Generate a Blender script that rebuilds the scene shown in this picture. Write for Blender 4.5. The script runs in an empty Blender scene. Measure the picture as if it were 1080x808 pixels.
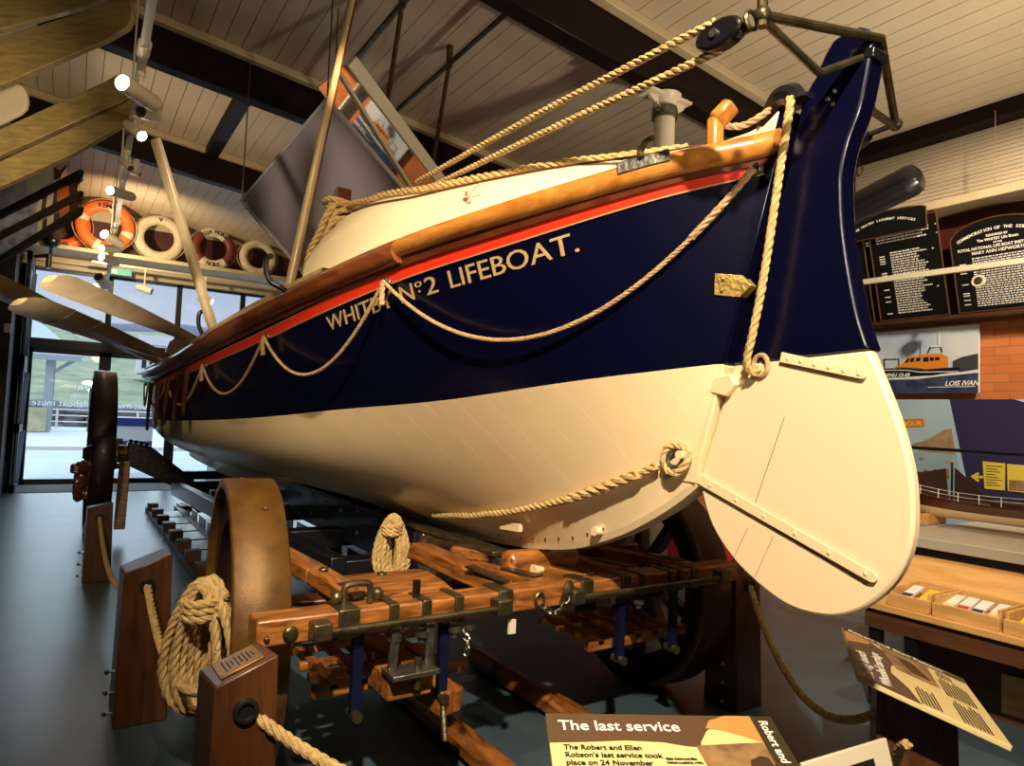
import bpy, bmesh, math, random
from math import sin, cos, pi, radians, atan2, sqrt
from mathutils import Vector, Matrix, Quaternion
random.seed(7)
S = bpy.context.scene
COL = S.collection
V = Vector

# ------------------------------------------------------------------ camera
YAW, PIT, ROL = radians(33), radians(3.1), radians(2.3)
f0 = V((sin(YAW), cos(YAW), 0)); r0 = V((cos(YAW), -sin(YAW), 0)); up = V((0, 0, 1))
fw = f0 * cos(PIT) + up * sin(PIT); u0 = up * cos(PIT) - f0 * sin(PIT)
rr = r0 * cos(ROL) + u0 * sin(ROL); uu = u0 * cos(ROL) - r0 * sin(ROL)
cam = bpy.data.cameras.new('camera'); cam.sensor_width = 36; cam.lens = 24
cam.clip_start = .02; cam.clip_end = 600
co = bpy.data.objects.new('camera', cam); COL.objects.link(co)
M = Matrix((rr, uu, -fw)).transposed().to_4x4(); M.translation = (0, 0, 1.4)
co.matrix_world = M
S.camera = co

# ------------------------------------------------------------------ materials
def nm(name):
    m = bpy.data.materials.new(name); m.use_nodes = True
    nt = m.node_tree; b = nt.nodes['Principled BSDF']
    return m, nt, b
def mat(name, c, rough=.5, metal=0., coat=0., bump=0., bscale=40., var=0., vscale=6., c2=None, spec=.5):
    m, nt, b = nm(name)
    b.inputs['Base Color'].default_value = (*c, 1); b.inputs['Roughness'].default_value = rough
    b.inputs['Metallic'].default_value = metal; b.inputs['Coat Weight'].default_value = coat
    b.inputs['Coat Roughness'].default_value = .08
    b.inputs['Specular IOR Level'].default_value = spec
    tc = nt.nodes.new('ShaderNodeTexCoord')
    if var or c2:
        n = nt.nodes.new('ShaderNodeTexNoise'); n.inputs['Scale'].default_value = vscale; n.inputs['Detail'].default_value = 6
        nt.links.new(tc.outputs['Object'], n.inputs['Vector'])
        mx = nt.nodes.new('ShaderNodeMix'); mx.data_type = 'RGBA'
        mx.inputs['A'].default_value = (*c, 1)
        mx.inputs['B'].default_value = (*(c2 or [x * (1 - var) for x in c]), 1)
        r = nt.nodes.new('ShaderNodeValToRGB'); r.color_ramp.elements[0].position = .35; r.color_ramp.elements[1].position = .68
        nt.links.new(n.outputs['Fac'], r.inputs['Fac']); nt.links.new(r.outputs['Color'], mx.inputs['Factor'])
        nt.links.new(mx.outputs['Result'], b.inputs['Base Color'])
    if bump:
        n2 = nt.nodes.new('ShaderNodeTexNoise'); n2.inputs['Scale'].default_value = bscale; n2.inputs['Detail'].default_value = 4
        nt.links.new(tc.outputs['Object'], n2.inputs['Vector'])
        bp = nt.nodes.new('ShaderNodeBump'); bp.inputs['Strength'].default_value = bump; bp.inputs['Distance'].default_value = .01
        nt.links.new(n2.outputs['Fac'], bp.inputs['Height']); nt.links.new(bp.outputs['Normal'], b.inputs['Normal'])
    return m
def wood(name, c1, c2, stretch=(1, 12, 12), scale=3., rough=.4, coat=0., bump=.15):
    m, nt, b = nm(name)
    b.inputs['Roughness'].default_value = rough; b.inputs['Coat Weight'].default_value = coat; b.inputs['Coat Roughness'].default_value = .15
    tc = nt.nodes.new('ShaderNodeTexCoord'); mp = nt.nodes.new('ShaderNodeMapping'); mp.inputs['Scale'].default_value = stretch
    nt.links.new(tc.outputs['Object'], mp.inputs['Vector'])
    n = nt.nodes.new('ShaderNodeTexNoise'); n.inputs['Scale'].default_value = scale; n.inputs['Detail'].default_value = 8; n.inputs['Distortion'].default_value = .6
    nt.links.new(mp.outputs['Vector'], n.inputs['Vector'])
    r = nt.nodes.new('ShaderNodeValToRGB'); e = r.color_ramp.elements
    e[0].position = .33; e[0].color = (*c1, 1); e[1].position = .68; e[1].color = (*c2, 1)
    nt.links.new(n.outputs['Fac'], r.inputs['Fac']); nt.links.new(r.outputs['Color'], b.inputs['Base Color'])
    bp = nt.nodes.new('ShaderNodeBump'); bp.inputs['Strength'].default_value = bump; bp.inputs['Distance'].default_value = .01
    nt.links.new(n.outputs['Fac'], bp.inputs['Height']); nt.links.new(bp.outputs['Normal'], b.inputs['Normal'])
    return m
def emis(name, c, s):
    m, nt, b = nm(name); b.inputs['Base Color'].default_value = (*c, 1)
    b.inputs['Emission Color'].default_value = (*c, 1); b.inputs['Emission Strength'].default_value = s
    return m
def glassmat(name, tint=(.95, 1, .98), fac=.07):
    m = bpy.data.materials.new(name); m.use_nodes = True; nt = m.node_tree; nt.nodes.clear()
    o = nt.nodes.new('ShaderNodeOutputMaterial'); mx = nt.nodes.new('ShaderNodeMixShader'); mx.inputs[0].default_value = fac
    t = nt.nodes.new('ShaderNodeBsdfTransparent'); t.inputs[0].default_value = (*tint, 1)
    g = nt.nodes.new('ShaderNodeBsdfGlossy'); g.inputs['Roughness'].default_value = .02
    nt.links.new(t.outputs[0], mx.inputs[1]); nt.links.new(g.outputs[0], mx.inputs[2]); nt.links.new(mx.outputs[0], o.inputs[0])
    return m
def translucent(name, c):
    m = bpy.data.materials.new(name); m.use_nodes = True; nt = m.node_tree; nt.nodes.clear()
    o = nt.nodes.new('ShaderNodeOutputMaterial'); mx = nt.nodes.new('ShaderNodeMixShader'); mx.inputs[0].default_value = .75
    a = nt.nodes.new('ShaderNodeBsdfDiffuse'); b = nt.nodes.new('ShaderNodeBsdfTranslucent'); a.inputs[0].default_value = (*c, 1); b.inputs[0].default_value = (*c, 1)
    nt.links.new(a.outputs[0], mx.inputs[1]); nt.links.new(b.outputs[0], mx.inputs[2]); nt.links.new(mx.outputs[0], o.inputs[0])
    return m
def brickmat():
    m, nt, b = nm('orange_brick'); b.inputs['Roughness'].default_value = .75
    tc = nt.nodes.new('ShaderNodeTexCoord'); sx = nt.nodes.new('ShaderNodeSeparateXYZ'); cx = nt.nodes.new('ShaderNodeCombineXYZ')
    nt.links.new(tc.outputs['Object'], sx.inputs[0]); nt.links.new(sx.outputs['Y'], cx.inputs['X']); nt.links.new(sx.outputs['Z'], cx.inputs['Y'])
    k = nt.nodes.new('ShaderNodeTexBrick'); nt.links.new(cx.outputs[0], k.inputs['Vector'])
    k.inputs['Scale'].default_value = 1; k.inputs['Brick Width'].default_value = .225; k.inputs['Row Height'].default_value = .075; k.inputs['Mortar Size'].default_value = .006
    k.inputs['Color1'].default_value = (.62, .20, .055, 1); k.inputs['Color2'].default_value = (.5, .14, .035, 1); k.inputs['Mortar'].default_value = (.38, .14, .05, 1)
    nt.links.new(k.outputs['Color'], b.inputs['Base Color'])
    bp = nt.nodes.new('ShaderNodeBump'); bp.inputs['Strength'].default_value = .3; bp.inputs['Distance'].default_value = .01; bp.invert = True
    nt.links.new(k.outputs['Fac'], bp.inputs['Height']); nt.links.new(bp.outputs['Normal'], b.inputs['Normal'])
    return m
def hullmat(name, c, rough, coat, diag):
    m, nt, b = nm(name); b.inputs['Base Color'].default_value = (*c, 1); b.inputs['Roughness'].default_value = rough
    b.inputs['Coat Weight'].default_value = coat; b.inputs['Coat Roughness'].default_value = .1
    tc = nt.nodes.new('ShaderNodeTexCoord')
    n = nt.nodes.new('ShaderNodeTexNoise'); n.inputs['Scale'].default_value = 2.2; n.inputs['Detail'].default_value = 5
    nt.links.new(tc.outputs['Object'], n.inputs['Vector'])
    mp = nt.nodes.new('ShaderNodeMapping'); mp.inputs['Rotation'].default_value = (radians(35), 0, 0)
    nt.links.new(tc.outputs['Object'], mp.inputs['Vector'])
    w = nt.nodes.new('ShaderNodeTexWave'); w.bands_direction = 'Y'; w.inputs['Scale'].default_value = 2.1; w.inputs['Distortion'].default_value = .0
    w.wave_profile = 'SAW'
    nt.links.new(mp.outputs['Vector'], w.inputs['Vector'])
    r = nt.nodes.new('ShaderNodeValToRGB'); r.color_ramp.elements[0].position = .0; r.color_ramp.elements[1].position = .05
    nt.links.new(w.outputs['Fac'], r.inputs['Fac'])
    ad = nt.nodes.new('ShaderNodeMath'); ad.operation = 'MULTIPLY_ADD'; ad.inputs[1].default_value = diag
    nt.links.new(r.outputs['Color'], ad.inputs[0]); nt.links.new(n.outputs['Fac'], ad.inputs[2])
    bp = nt.nodes.new('ShaderNodeBump'); bp.inputs['Strength'].default_value = .25; bp.inputs['Distance'].default_value = .02
    nt.links.new(ad.outputs[0], bp.inputs['Height']); nt.links.new(bp.outputs['Normal'], b.inputs['Normal']); nt.links.new(bp.outputs['Normal'], b.inputs['Coat Normal'])
    return m

m_navy = hullmat('navy_gloss', (.0011, .0015, .013), .27, .22, .012)
m_cream = hullmat('cream_gloss', (.80, .62, .38), .36, .25, .07)
m_creamr = mat('cream_rudder_paint', (.80, .62, .40), .4, coat=.2, bump=.05, bscale=9)
m_deck = mat('cream_deck_paint', (.84, .70, .46), .35, coat=.2, bump=.04, bscale=8)
m_red = mat('red_line_paint', (.72, .035, .012), .35, coat=.2)
m_fend = wood('fender_dark_wood', (.10, .022, .007), (.22, .065, .018), (8, 1, 8), 2.5, .3, .4)
m_varn = wood('varnished_fender_wood', (.33, .11, .018), (.56, .245, .045), (10, 1, 10), 2.5, .3, .5)
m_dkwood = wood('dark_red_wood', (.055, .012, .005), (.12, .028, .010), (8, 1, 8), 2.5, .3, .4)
m_gold = mat('gold_leaf', (.62, .42, .17), .4, .35)
m_brass = mat('worn_brass', (.62, .42, .13), .42, .7, bump=.5, bscale=60, var=.5, vscale=30)
m_iron = mat('bronzed_iron', (.16, .13, .07), .38, .85, bump=.3, bscale=50, var=.5, vscale=20)
m_steel = mat('grey_steel', (.28, .26, .22), .35, .9, bump=.3, bscale=60, var=.5, vscale=25)
m_chrome = mat('bright_metal', (.75, .72, .65), .2, 1)
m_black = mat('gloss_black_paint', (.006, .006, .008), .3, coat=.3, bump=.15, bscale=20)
m_rope = mat('manila_rope', (.62, .42, .17), .8, bump=.5, bscale=160, var=.35, vscale=40)
m_ropedk = mat('tan_line', (.50, .32, .15), .8, bump=.5, bscale=160, var=.35, vscale=40)
m_carr = wood('orange_oiled_timber', (.10, .030, .006), (.40, .150, .032), (2, 9, 9), 4, .36, .25, .3)
m_carrY = wood('orange_oiled_timber_long', (.085, .026, .005), (.32, .115, .024), (9, 1.5, 9), 4, .36, .25, .3)
m_post = wood('red_brown_post_wood', (.045, .015, .005), (.11, .038, .011), (9, 9, 1.3), 3, .4, .2)
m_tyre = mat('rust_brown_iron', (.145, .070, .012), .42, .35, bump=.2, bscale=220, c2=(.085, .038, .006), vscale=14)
m_tyreshade = mat('shaded_brown_iron', (.05, .02, .006), .45, .3, bump=.2, bscale=200)  # darker copy of the tyre iron, with the boat's shade put into its colour
m_whwood = mat('wheel_dark_paint', (.016, .005, .003), .4, coat=.2)
m_navydk = mat('dark_blue_frame_paint', (.008, .010, .03), .3, coat=.4, bump=.2, bscale=30)
m_tim = wood('worn_grey_timber', (.09, .045, .018), (.20, .11, .045), (8, 8, 2), 3, .5)
m_plq = mat('copper_plaque', (.36, .19, .055), .4, .5, var=.3, vscale=20)
m_blue = mat('blue_strap_paint', (.003, .005, .024), .35, coat=.3)
m_oar = wood('khaki_oar_paint', (.34, .245, .12), (.45, .33, .17), (3, 3, 3), 3, .42, .2, .05)
m_floor = mat('blue_grey_vinyl', (.042, .068, .088), .33, bump=.06, bscale=70, c2=(.058, .090, .112), vscale=2.5)
m_floor.node_tree.nodes['Principled BSDF'].inputs['Specular IOR Level'].default_value = .5
m_mat = mat('entrance_matting', (.12, .15, .15), .9, bump=.6, bscale=180, var=.4, vscale=60)
m_board = mat('cream_ceiling_board', (.56, .46, .33), .55, bump=.06, bscale=30, var=.08, vscale=2)
m_beam = wood('dark_beam_wood', (.006, .003, .002), (.014, .006, .004), (1, 8, 8), 2, .8, .1)
m_beam.node_tree.nodes['Principled BSDF'].inputs['Specular IOR Level'].default_value = .12
m_trimc = mat('cream_trim_paint', (.55, .44, .27), .5, var=.15, vscale=3)
m_dkred = mat('dark_red_wall_paint', (.075, .013, .008), .5, var=.3, vscale=2)
m_brick = brickmat()
m_frame = mat('window_frame_black', (.008, .007, .008), .45)
m_glass = glassmat('window_glass')
m_white = mat('white_paint', (.72, .72, .70), .4)
m_vinyl = translucent('white_window_vinyl', (.95, .97, 1))
m_offw = mat('cream_fitting', (.70, .62, .46), .4)
m_bluegrey = mat('blue_grey_door_paint', (.14, .22, .34), .45)
m_darkwall = mat('dark_wall_paint', (.02, .014, .012), .6)
m_lamp = emis('lamp_face', (1, .86, .62), 40)
m_oran = mat('orange_buoy_vinyl', (.85, .13, .02), .45, bump=.1)
m_maroon = mat('maroon_buoy_paint', (.12, .018, .010), .5, bump=.2)
m_buoyw = mat('aged_white_buoy', (.62, .54, .38), .55, bump=.25, var=.25, vscale=9)
m_ink = mat('black_lettering', (.01, .01, .01), .5)
m_wink = mat('white_lettering', (.85, .83, .76), .5)
m_mirror = mat('lilac_reflection_acrylic', (.40, .33, .33), .14, .25, coat=.7)  # lilac base colour stands in for what the mirror reflects
m_mirror2 = mat('clear_mirror', (.85, .82, .78), .03, 1.)
m_ply = wood('pale_plywood', (.52, .27, .08), (.66, .38, .14), (4, 1, 9), 3, .5, .0, .1)
m_walnut = wood('dark_display_wood', (.06, .022, .008), (.10, .04, .014), (3, 1, 6), 3, .5)
m_steelb = mat('brushed_aluminium', (.58, .55, .47), .4, .4)
m_signbr = mat('brown_sign_print', (.095, .052, .028), .35)
m_signcr = mat('cream_sign_print', (.74, .58, .27), .35)
m_signor = mat('tan_sign_print', (.50, .25, .07), .35)
m_signdk = mat('dark_olive_sign_print', (.035, .026, .010), .35)
m_sepia = mat('sepia_print', (.36, .21, .09), .4, c2=(.16, .09, .04), vscale=22)
m_sepiadk = mat('dark_sepia_print', (.05, .025, .012), .4)
m_rubber = mat('black_rubber', (.008, .008, .008), .5)
m_boardkh = wood('khaki_hanging_board', (.20, .15, .055), (.33, .25, .095), (1.5, 1.5, 10), 5, .45, .2, .25)
m_boarddk = mat('dark_board_edge', (.012, .008, .005), .6)
m_blackbd = mat('black_service_board', (.006, .006, .006), .35, coat=.2)

# ------------------------------------------------------------------ mesh builder
class MB:
    def __init__(s): s.v = []; s.f = []
    def add(s, vs, fs):
        o = len(s.v); s.v += [V(p) for p in vs]; s.f += [[i + o for i in q] for q in fs]; return s
    def box(s, x0, x1, y0, y1, z0, z1):
        return s.add([(x, y, z) for x in (x0, x1) for y in (y0, y1) for z in (z0, z1)],
                     [(0, 1, 3, 2), (4, 6, 7, 5), (0, 4, 5, 1), (2, 3, 7, 6), (0, 2, 6, 4), (1, 5, 7, 3)])
    def bar(s, a, b, w, h, upv=(0, 0, 1), w2=None, h2=None):
        a, b = V(a), V(b); d = (b - a).normalized(); upv = V(upv)
        sd = d.cross(upv)
        if sd.length < 1e-4: sd = d.cross(V((1, 0, 0)))
        sd.normalize(); n = sd.cross(d)
        w2 = w if w2 is None else w2; h2 = h if h2 is None else h2
        vs = []
        for p, ww, hh in ((a, w, h), (b, w2, h2)):
            for sx, sy in ((-1, -1), (1, -1), (1, 1), (-1, 1)): vs.append(p + sd * sx * ww / 2 + n * sy * hh / 2)
        return s.add(vs, [(0, 1, 2, 3), (7, 6, 5, 4), (0, 4, 5, 1), (1, 5, 6, 2), (2, 6, 7, 3), (3, 7, 4, 0)])
    def tube(s, path, r, seg=10, cap=True, closed=False):
        path = [V(p) for p in path]; n = len(path)
        rs = r if isinstance(r, (list, tuple)) else [r] * n
        T = []
        for i in range(n):
            if closed: t = path[(i + 1) % n] - path[i - 1]
            else: t = path[min(i + 1, n - 1)] - path[max(i - 1, 0)]
            T.append(t.normalized() if t.length > 1e-9 else V((0, 0, 1)))
        N = T[0].orthogonal().normalized(); vs = []
        for i in range(n):
            if i: N = (T[i - 1].rotation_difference(T[i]) @ N); N = (N - T[i] * N.dot(T[i])).normalized()
            B = T[i].cross(N)
            for k in range(seg):
                a = 2 * pi * k / seg; vs.append(path[i] + (N * cos(a) + B * sin(a)) * rs[i])
        fs = []
        for i in range(n if closed else n - 1):
            j = (i + 1) % n
            for k in range(seg): fs.append((i * seg + k, i * seg + (k + 1) % seg, j * seg + (k + 1) % seg, j * seg + k))
        if cap and not closed: fs += [tuple(range(seg))[::-1], tuple((n - 1) * seg + k for k in range(seg))]
        return s.add(vs, fs)
    def cyl(s, a, b, r, seg=16, r2=None):
        return s.tube([a, b], [r, r if r2 is None else r2], seg)
    def lathe(s, prof, axis_o, axis_d, seg=40, closed=False):
        o = V(axis_o); d = V(axis_d).normalized(); n = d.orthogonal().normalized(); b = d.cross(n); vs = []; m = len(prof)
        for k in range(seg):
            a = 2 * pi * k / seg; e = n * cos(a) + b * sin(a)
            for (h, r) in prof: vs.append(o + d * h + e * r)
        fs = []
        for k in range(seg):
            j = (k + 1) % seg
            for i in range(m if closed else m - 1):
                q = (i + 1) % m
                fs.append((k * m + i, k * m + q, j * m + q, j * m + i))
        return s.add(vs, fs)
    def prism(s, poly, off):
        poly = [V(p) for p in poly]; off = V(off); n = len(poly)
        return s.add(poly + [p + off for p in poly], [tuple(range(n))[::-1], tuple(range(n, 2 * n))] + [(i, (i + 1) % n, n + (i + 1) % n, n + i) for i in range(n)])
    def grid(s, rows, closeu=False):
        m = len(rows[0]); fs = []
        for i in range(len(rows) - 1):
            for j in range(m if closeu else m - 1):
                k = (j + 1) % m; fs.append((i * m + j, i * m + k, (i + 1) * m + k, (i + 1) * m + j))
        return s.add([p for r in rows for p in r], fs)
    def sphere(s, c, r, seg=14, rings=8, sc=(1, 1, 1)):
        c = V(c); rows = []
        for i in range(rings + 1):
            t = pi * i / rings
            rows.append([c + V((r * sin(t) * cos(2 * pi * k / seg) * sc[0], r * sin(t) * sin(2 * pi * k / seg) * sc[1], r * cos(t) * sc[2])) for k in range(seg)])
        return s.grid(rows, True)
    def rope(s, path, r, closed=False, seg=6, pitch=6.5, per=8, twist=1):
        P = resample(path, r * pitch / per, closed); n = len(P)
        T = [((P[(i + 1) % n] if closed else P[min(i + 1, n - 1)]) - (P[i - 1] if closed else P[max(i - 1, 0)])).normalized() for i in range(n)]
        N = T[0].orthogonal().normalized(); fr = []
        for i in range(n):
            if i: N = T[i - 1].rotation_difference(T[i]) @ N; N = (N - T[i] * N.dot(T[i])).normalized()
            fr.append((N.copy(), T[i].cross(N)))
        for k in range(3):
            pts = [P[i] + (fr[i][0] * cos(twist * 2 * pi * i / per + k * 2.0944) + fr[i][1] * sin(twist * 2 * pi * i / per + k * 2.0944)) * r * .5 for i in range(n)]
            s.tube(pts, r * .56, seg, True)
        return s
    def move(s, M4):
        s.v = [M4 @ p for p in s.v]; return s
    def build(s, name, m, parent=None, bevel=0, angle=35, loc=None):
        me = bpy.data.meshes.new(name); me.from_pydata([tuple(p) for p in s.v], [], s.f); me.validate(); me.update()
        bm = bmesh.new(); bm.from_mesh(me); bmesh.ops.recalc_face_normals(bm, faces=bm.faces); bm.to_mesh(me); bm.free()
        me.polygons.foreach_set('use_smooth', [True] * len(me.polygons)); me.set_sharp_from_angle(angle=radians(angle))
        me.materials.append(m)
        o = bpy.data.objects.new(name, me); COL.objects.link(o)
        if bevel:
            b = o.modifiers.new('bevel', 'BEVEL'); b.width = bevel; b.segments = 2; b.limit_method = 'ANGLE'; b.angle_limit = radians(40)
        if parent is not None:
            o.parent = parent
            o.matrix_parent_inverse = wm(parent).inverted()
        return o
def wm(o):
    m = Matrix.LocRotScale(o.location, o.rotation_euler, o.scale)
    return (wm(o.parent) @ o.matrix_parent_inverse @ m) if o.parent else m
def resample(path, step, closed=False):
    P = [V(p) for p in path]
    if closed: P = P + [P[0]]
    L = [0]
    for i in range(len(P) - 1): L.append(L[-1] + (P[i + 1] - P[i]).length)
    n = max(4, int(L[-1] / step)); out = []; j = 0
    for i in range(n + (0 if closed else 1)):
        t = L[-1] * i / n
        while j < len(P) - 2 and L[j + 1] < t: j += 1
        k = (t - L[j]) / max(1e-9, L[j + 1] - L[j]); out.append(P[j].lerp(P[j + 1], k))
    return out
def spline(pts, n=12):
    P = [V(p) for p in pts]; out = []
    for i in range(len(P) - 1):
        a, b, c, d = P[max(i - 1, 0)], P[i], P[i + 1], P[min(i + 2, len(P) - 1)]
        for k in range(n):
            t = k / n
            out.append(.5 * ((2 * b) + (c - a) * t + (2 * a - 5 * b + 4 * c - d) * t * t + (3 * b - a - 3 * c + d) * t ** 3))
    return out + [P[-1]]
def sag(a, b, drop, n=24):
    a, b = V(a), V(b)
    return [a.lerp(b, i / n) - V((0, 0, drop * 4 * (i / n) * (1 - i / n))) for i in range(n + 1)]
def tag(o, label, cat, group=None):
    o['label'] = label; o['category'] = cat
    if group: o['group'] = group
    return o
def struct(o): o['kind'] = 'structure'; return o
def thing(name, label, cat, loc, group=None):
    o = bpy.data.objects.new(name, None); o.empty_display_size = .1; COL.objects.link(o); o.location = loc
    return tag(o, label, cat, group)
def copy_tree(o, parent=None):
    c = o.copy(); COL.objects.link(c)
    if parent is not None: c.parent = parent
    for ch in list(o.children): copy_tree(ch, c)
    return c
def text_mb(body, size, align='LEFT', shear=0, thick=.0, extr=.001, space=1.0):
    cu = bpy.data.curves.new('t', 'FONT'); cu.body = body; cu.size = size; cu.align_x = align; cu.shear = shear
    cu.extrude = extr; cu.offset = thick; cu.space_character = space; cu.resolution_u = 3
    o = bpy.data.objects.new('t', cu); COL.objects.link(o)
    dg = bpy.context.evaluated_depsgraph_get(); e = o.evaluated_get(dg); me = e.to_mesh()
    mb = MB(); mb.add([v.co.copy() for v in me.vertices], [tuple(p.vertices) for p in me.polygons])
    e.to_mesh_clear(); bpy.data.objects.remove(o); bpy.data.curves.remove(cu)
    return mb
def frame(o, x, y):
    x = V(x).normalized(); y = V(y); z = x.cross(y).normalized(); y = z.cross(x)
    m = Matrix((x, y, z)).transposed().to_4x4(); m.translation = V(o); return m
# ------------------------------------------------------------------ the room
def cz(x): return 4.88 - .11 * x
m = MB(); m.box(-1.3, 6.6, -3, 14.05, -.1, 0); struct(m.build('floor', m_floor))
m = MB()
x = -1.4
while x < 6.7:                                            # tongue-and-groove boards running down the hall
    a, b = x + .003, x + .147
    m.add([(a, -3, cz(a)), (b, -3, cz(b)), (b, 14.1, cz(b)), (a, 14.1, cz(a)), (a, -3, cz(a) + .02), (b, -3, cz(b) + .02), (b, 14.1, cz(b) + .02), (a, 14.1, cz(a) + .02)],
          [(0, 3, 2, 1), (4, 5, 6, 7), (0, 1, 5, 4), (2, 3, 7, 6), (1, 2, 6, 5), (3, 0, 4, 7)])
    x += .15
ceil = struct(m.build('ceiling', m_board))
m = MB(); m.add([(-1.4, -3, cz(-1.4) + .03), (6.8, -3, cz(6.8) + .03), (6.8, 14.1, cz(6.8) + .03), (-1.4, 14.1, cz(-1.4) + .03)], [(0, 1, 2, 3)])
m.build('ceiling_backing', m_darkwall, ceil)
def slope_beam(y0, y1, dz0, dz1, x0=-1.3, x1=6.55):
    return [(x0, y0, cz(x0) - dz0), (x1, y0, cz(x1) - dz0), (x1, y1, cz(x1) - dz0), (x0, y1, cz(x0) - dz0),
            (x0, y0, cz(x0) - dz1), (x1, y0, cz(x1) - dz1), (x1, y1, cz(x1) - dz1), (x0, y1, cz(x0) - dz1)]
BF = [(0, 1, 2, 3), (7, 6, 5, 4), (0, 4, 5, 1), (1, 5, 6, 2), (2, 6, 7, 3), (3, 7, 4, 0)]
for i, y in enumerate((3.80, 6.70, 9.45)):
    t = struct(MB().add(slope_beam(y, y + .16, .001, .40), BF).build('trim_%d' % (i + 1), m_beam, bevel=.01))
    MB().add(slope_beam(y - .09, y - .001, .001, .075), BF).build('cover_strip', m_trimc, t, bevel=.01)
for i, (x, y0, y1) in enumerate(((1.35, 6.9, 9.5),)):
    struct(MB().bar((x, y0, cz(x) - .07), (x, y1, cz(x) - .07), .14, .13).build('trim_%d' % (i + 5), m_beam))
struct(MB().box(6.28, 6.5, -3, 14, 4.06, 4.22).build('trim_7', m_beam, bevel=.01))
m = MB(); m.box(-1.4, -1.3, -3, 14.1, 0, 5.1); struct(m.build('wall_left', m_darkwall))
m = MB(); m.box(-1.4, 6.7, -3.1, -3, 0, 5.1); struct(m.build('wall_front', m_darkwall))
wr = struct(MB().box(6.5, 6.6, -3, 14.1, 0, 5.0).build('wall_right', m_brick))
m = MB(); z = 3.44
while z < 4.06: m.box(6.47, 6.5, -3, 14, z + .0015, z + .0345); z += .036
m.build('board_cladding', m_board, wr, bevel=.004)
MB().box(6.475, 6.5, -3, 14, 2.43, 3.42).build('red_panel', m_dkred, wr)
struct(MB().box(6.18, 6.5, -3, 14, 3.37, 3.44).build('trim_8', m_trimc, bevel=.01))
struct(MB().box(6.42, 6.5, -3, 14, 2.40, 2.47).build('trim_9', m_walnut, bevel=.008))
# back wall: glazed shop front with header
wb = struct(MB().box(-1.3, 6.6, 14.0, 14.12, 3.9, 5.1).build('wall_back', m_dkred))
MB().box(-1.3, -.62, 13.9, 14.1, 0, 4.0).build('dark_pier', m_darkwall, wb)
MB().box(-1.3, -.66, 13.84, 13.9, 0, .4).build('pier_skirting', m_bluegrey, wb)
m = MB(); zz = 4.42
m.box(-1.3, 6.5, 13.96, 14.0, 4.60, 4.95); m.build('cream_boarding', m_board, wb)
struct(MB().box(-1.2, 6.5, 13.1, 14.0, 3.86, 3.93).build('trim_10', m_trimc, bevel=.01))
struct(MB().box(-1.2, 6.5, 13.88, 13.98, 3.66, 3.86).build('trim_11', m_trimc, bevel=.012))
struct(MB().box(-1.2, 6.5, 13.8, 13.87, 3.74, 3.82).build('trim_12', m_trimc, bevel=.012))
wx = [-.62, .52, 1.63, 2.75, 3.87, 5.0, 6.5]
def pane(kind, n, x0, x1, z0, z1, fwid=.06):
    m = MB()
    m.box(x0, x0 + fwid, 13.97, 14.06, z0, z1); m.box(x1 - fwid, x1, 13.97, 14.06, z0, z1)
    m.box(x0, x1, 13.97, 14.06, z0, z0 + fwid); m.box(x0, x1, 13.97, 14.06, z1 - fwid, z1)
    w = struct(m.build('%s_%d' % (kind, n), m_frame))
    MB().box(x0 + fwid, x1 - fwid, 14.01, 14.02, z0 + fwid, z1 - fwid).build('pane', m_glass, w)
    return w
for i in range(6): pane('window', i + 1, wx[i], wx[i + 1], 2.42, 3.66, .045)
struct(MB().box(-.62, 6.5, 13.95, 14.07, 2.30, 2.45).build('trim_13', m_frame))
d1 = pane('door', 1, wx[0], wx[1], 0.0, 2.31, .09)
d2 = pane('door', 2, wx[1], wx[2], 0.0, 2.31, .09)
for i in range(2, 6): pane('window', i + 5, wx[i], wx[i + 1], 0, 2.31, .07)
m = MB(); m.tube(spline([(.33, 13.97, .95), (.33, 13.86, .97), (.33, 13.86, 1.6), (.33, 13.97, 1.62)], 8), .016, 10)
m.build('door_handle', m_white, d1)
for d, x in ((d1, -.42), (d2, .72)):
    for body, z, s in (('RNLI', 1.62, .13), ('Whitby', 1.48, .11), ('lifeboat museum', 1.33, .16)):
        t = text_mb(body, s, extr=.0005)
        t.move(frame((x + .78, 14.025, z), (-1, 0, 0), (0, 0, 1))); t.build('window_lettering', m_vinyl, d)
struct(MB().box(-.7, 4, 12.7, 13.95, 0, .006).build('trim_14', m_mat))
# folded-back blue and white door leaf
dl = MB(); y0, y1 = 12.75, 13.85; X = -.60
for (a, b, c, d) in ((y0, y0 + .1, 0, 3.7), (y1 - .1, y1, 0, 3.7), (y0, y1, 0, .12), (y0, y1, .9, 1.05), (y0, y1, 1.85, 2.1), (y0, y1, 3.55, 3.7)): dl.box(X - .05, X + .02, a, b, c, d)
leaf = struct(dl.build('door_3', m_bluegrey, bevel=.006))
m = MB(); m.box(X - .03, X - .01, y0, y1, .1, 3.6); m.build('white_panel', m_white, leaf)
m = MB(); m.bar((X + .01, y0 + .05, 1.05), (X + .01, y1 - .05, 1.85), .03, .09, (1, 0, 0)); m.bar((X + .01, y0 + .05, 2.1), (X + .01, y1 - .05, 3.5), .03, .09, (1, 0, 0)); m.bar((X + .01, y0 + .05, .15), (X + .01, y1 - .05, .9), .03, .09, (1, 0, 0))
m.build('diagonal_brace', m_bluegrey, leaf)
struct(MB().box(-1.28, -.72, 11.8, 12.6, 0, 4.0).build('trim_15', m_darkwall))
sw = tag(MB().box(-.80, -.72, 11.76, 11.80, 2.33, 2.46).build('light_switch', m_offw, bevel=.006), 'small cream switch plate on the dark pier at the left edge', 'switch')
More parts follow.
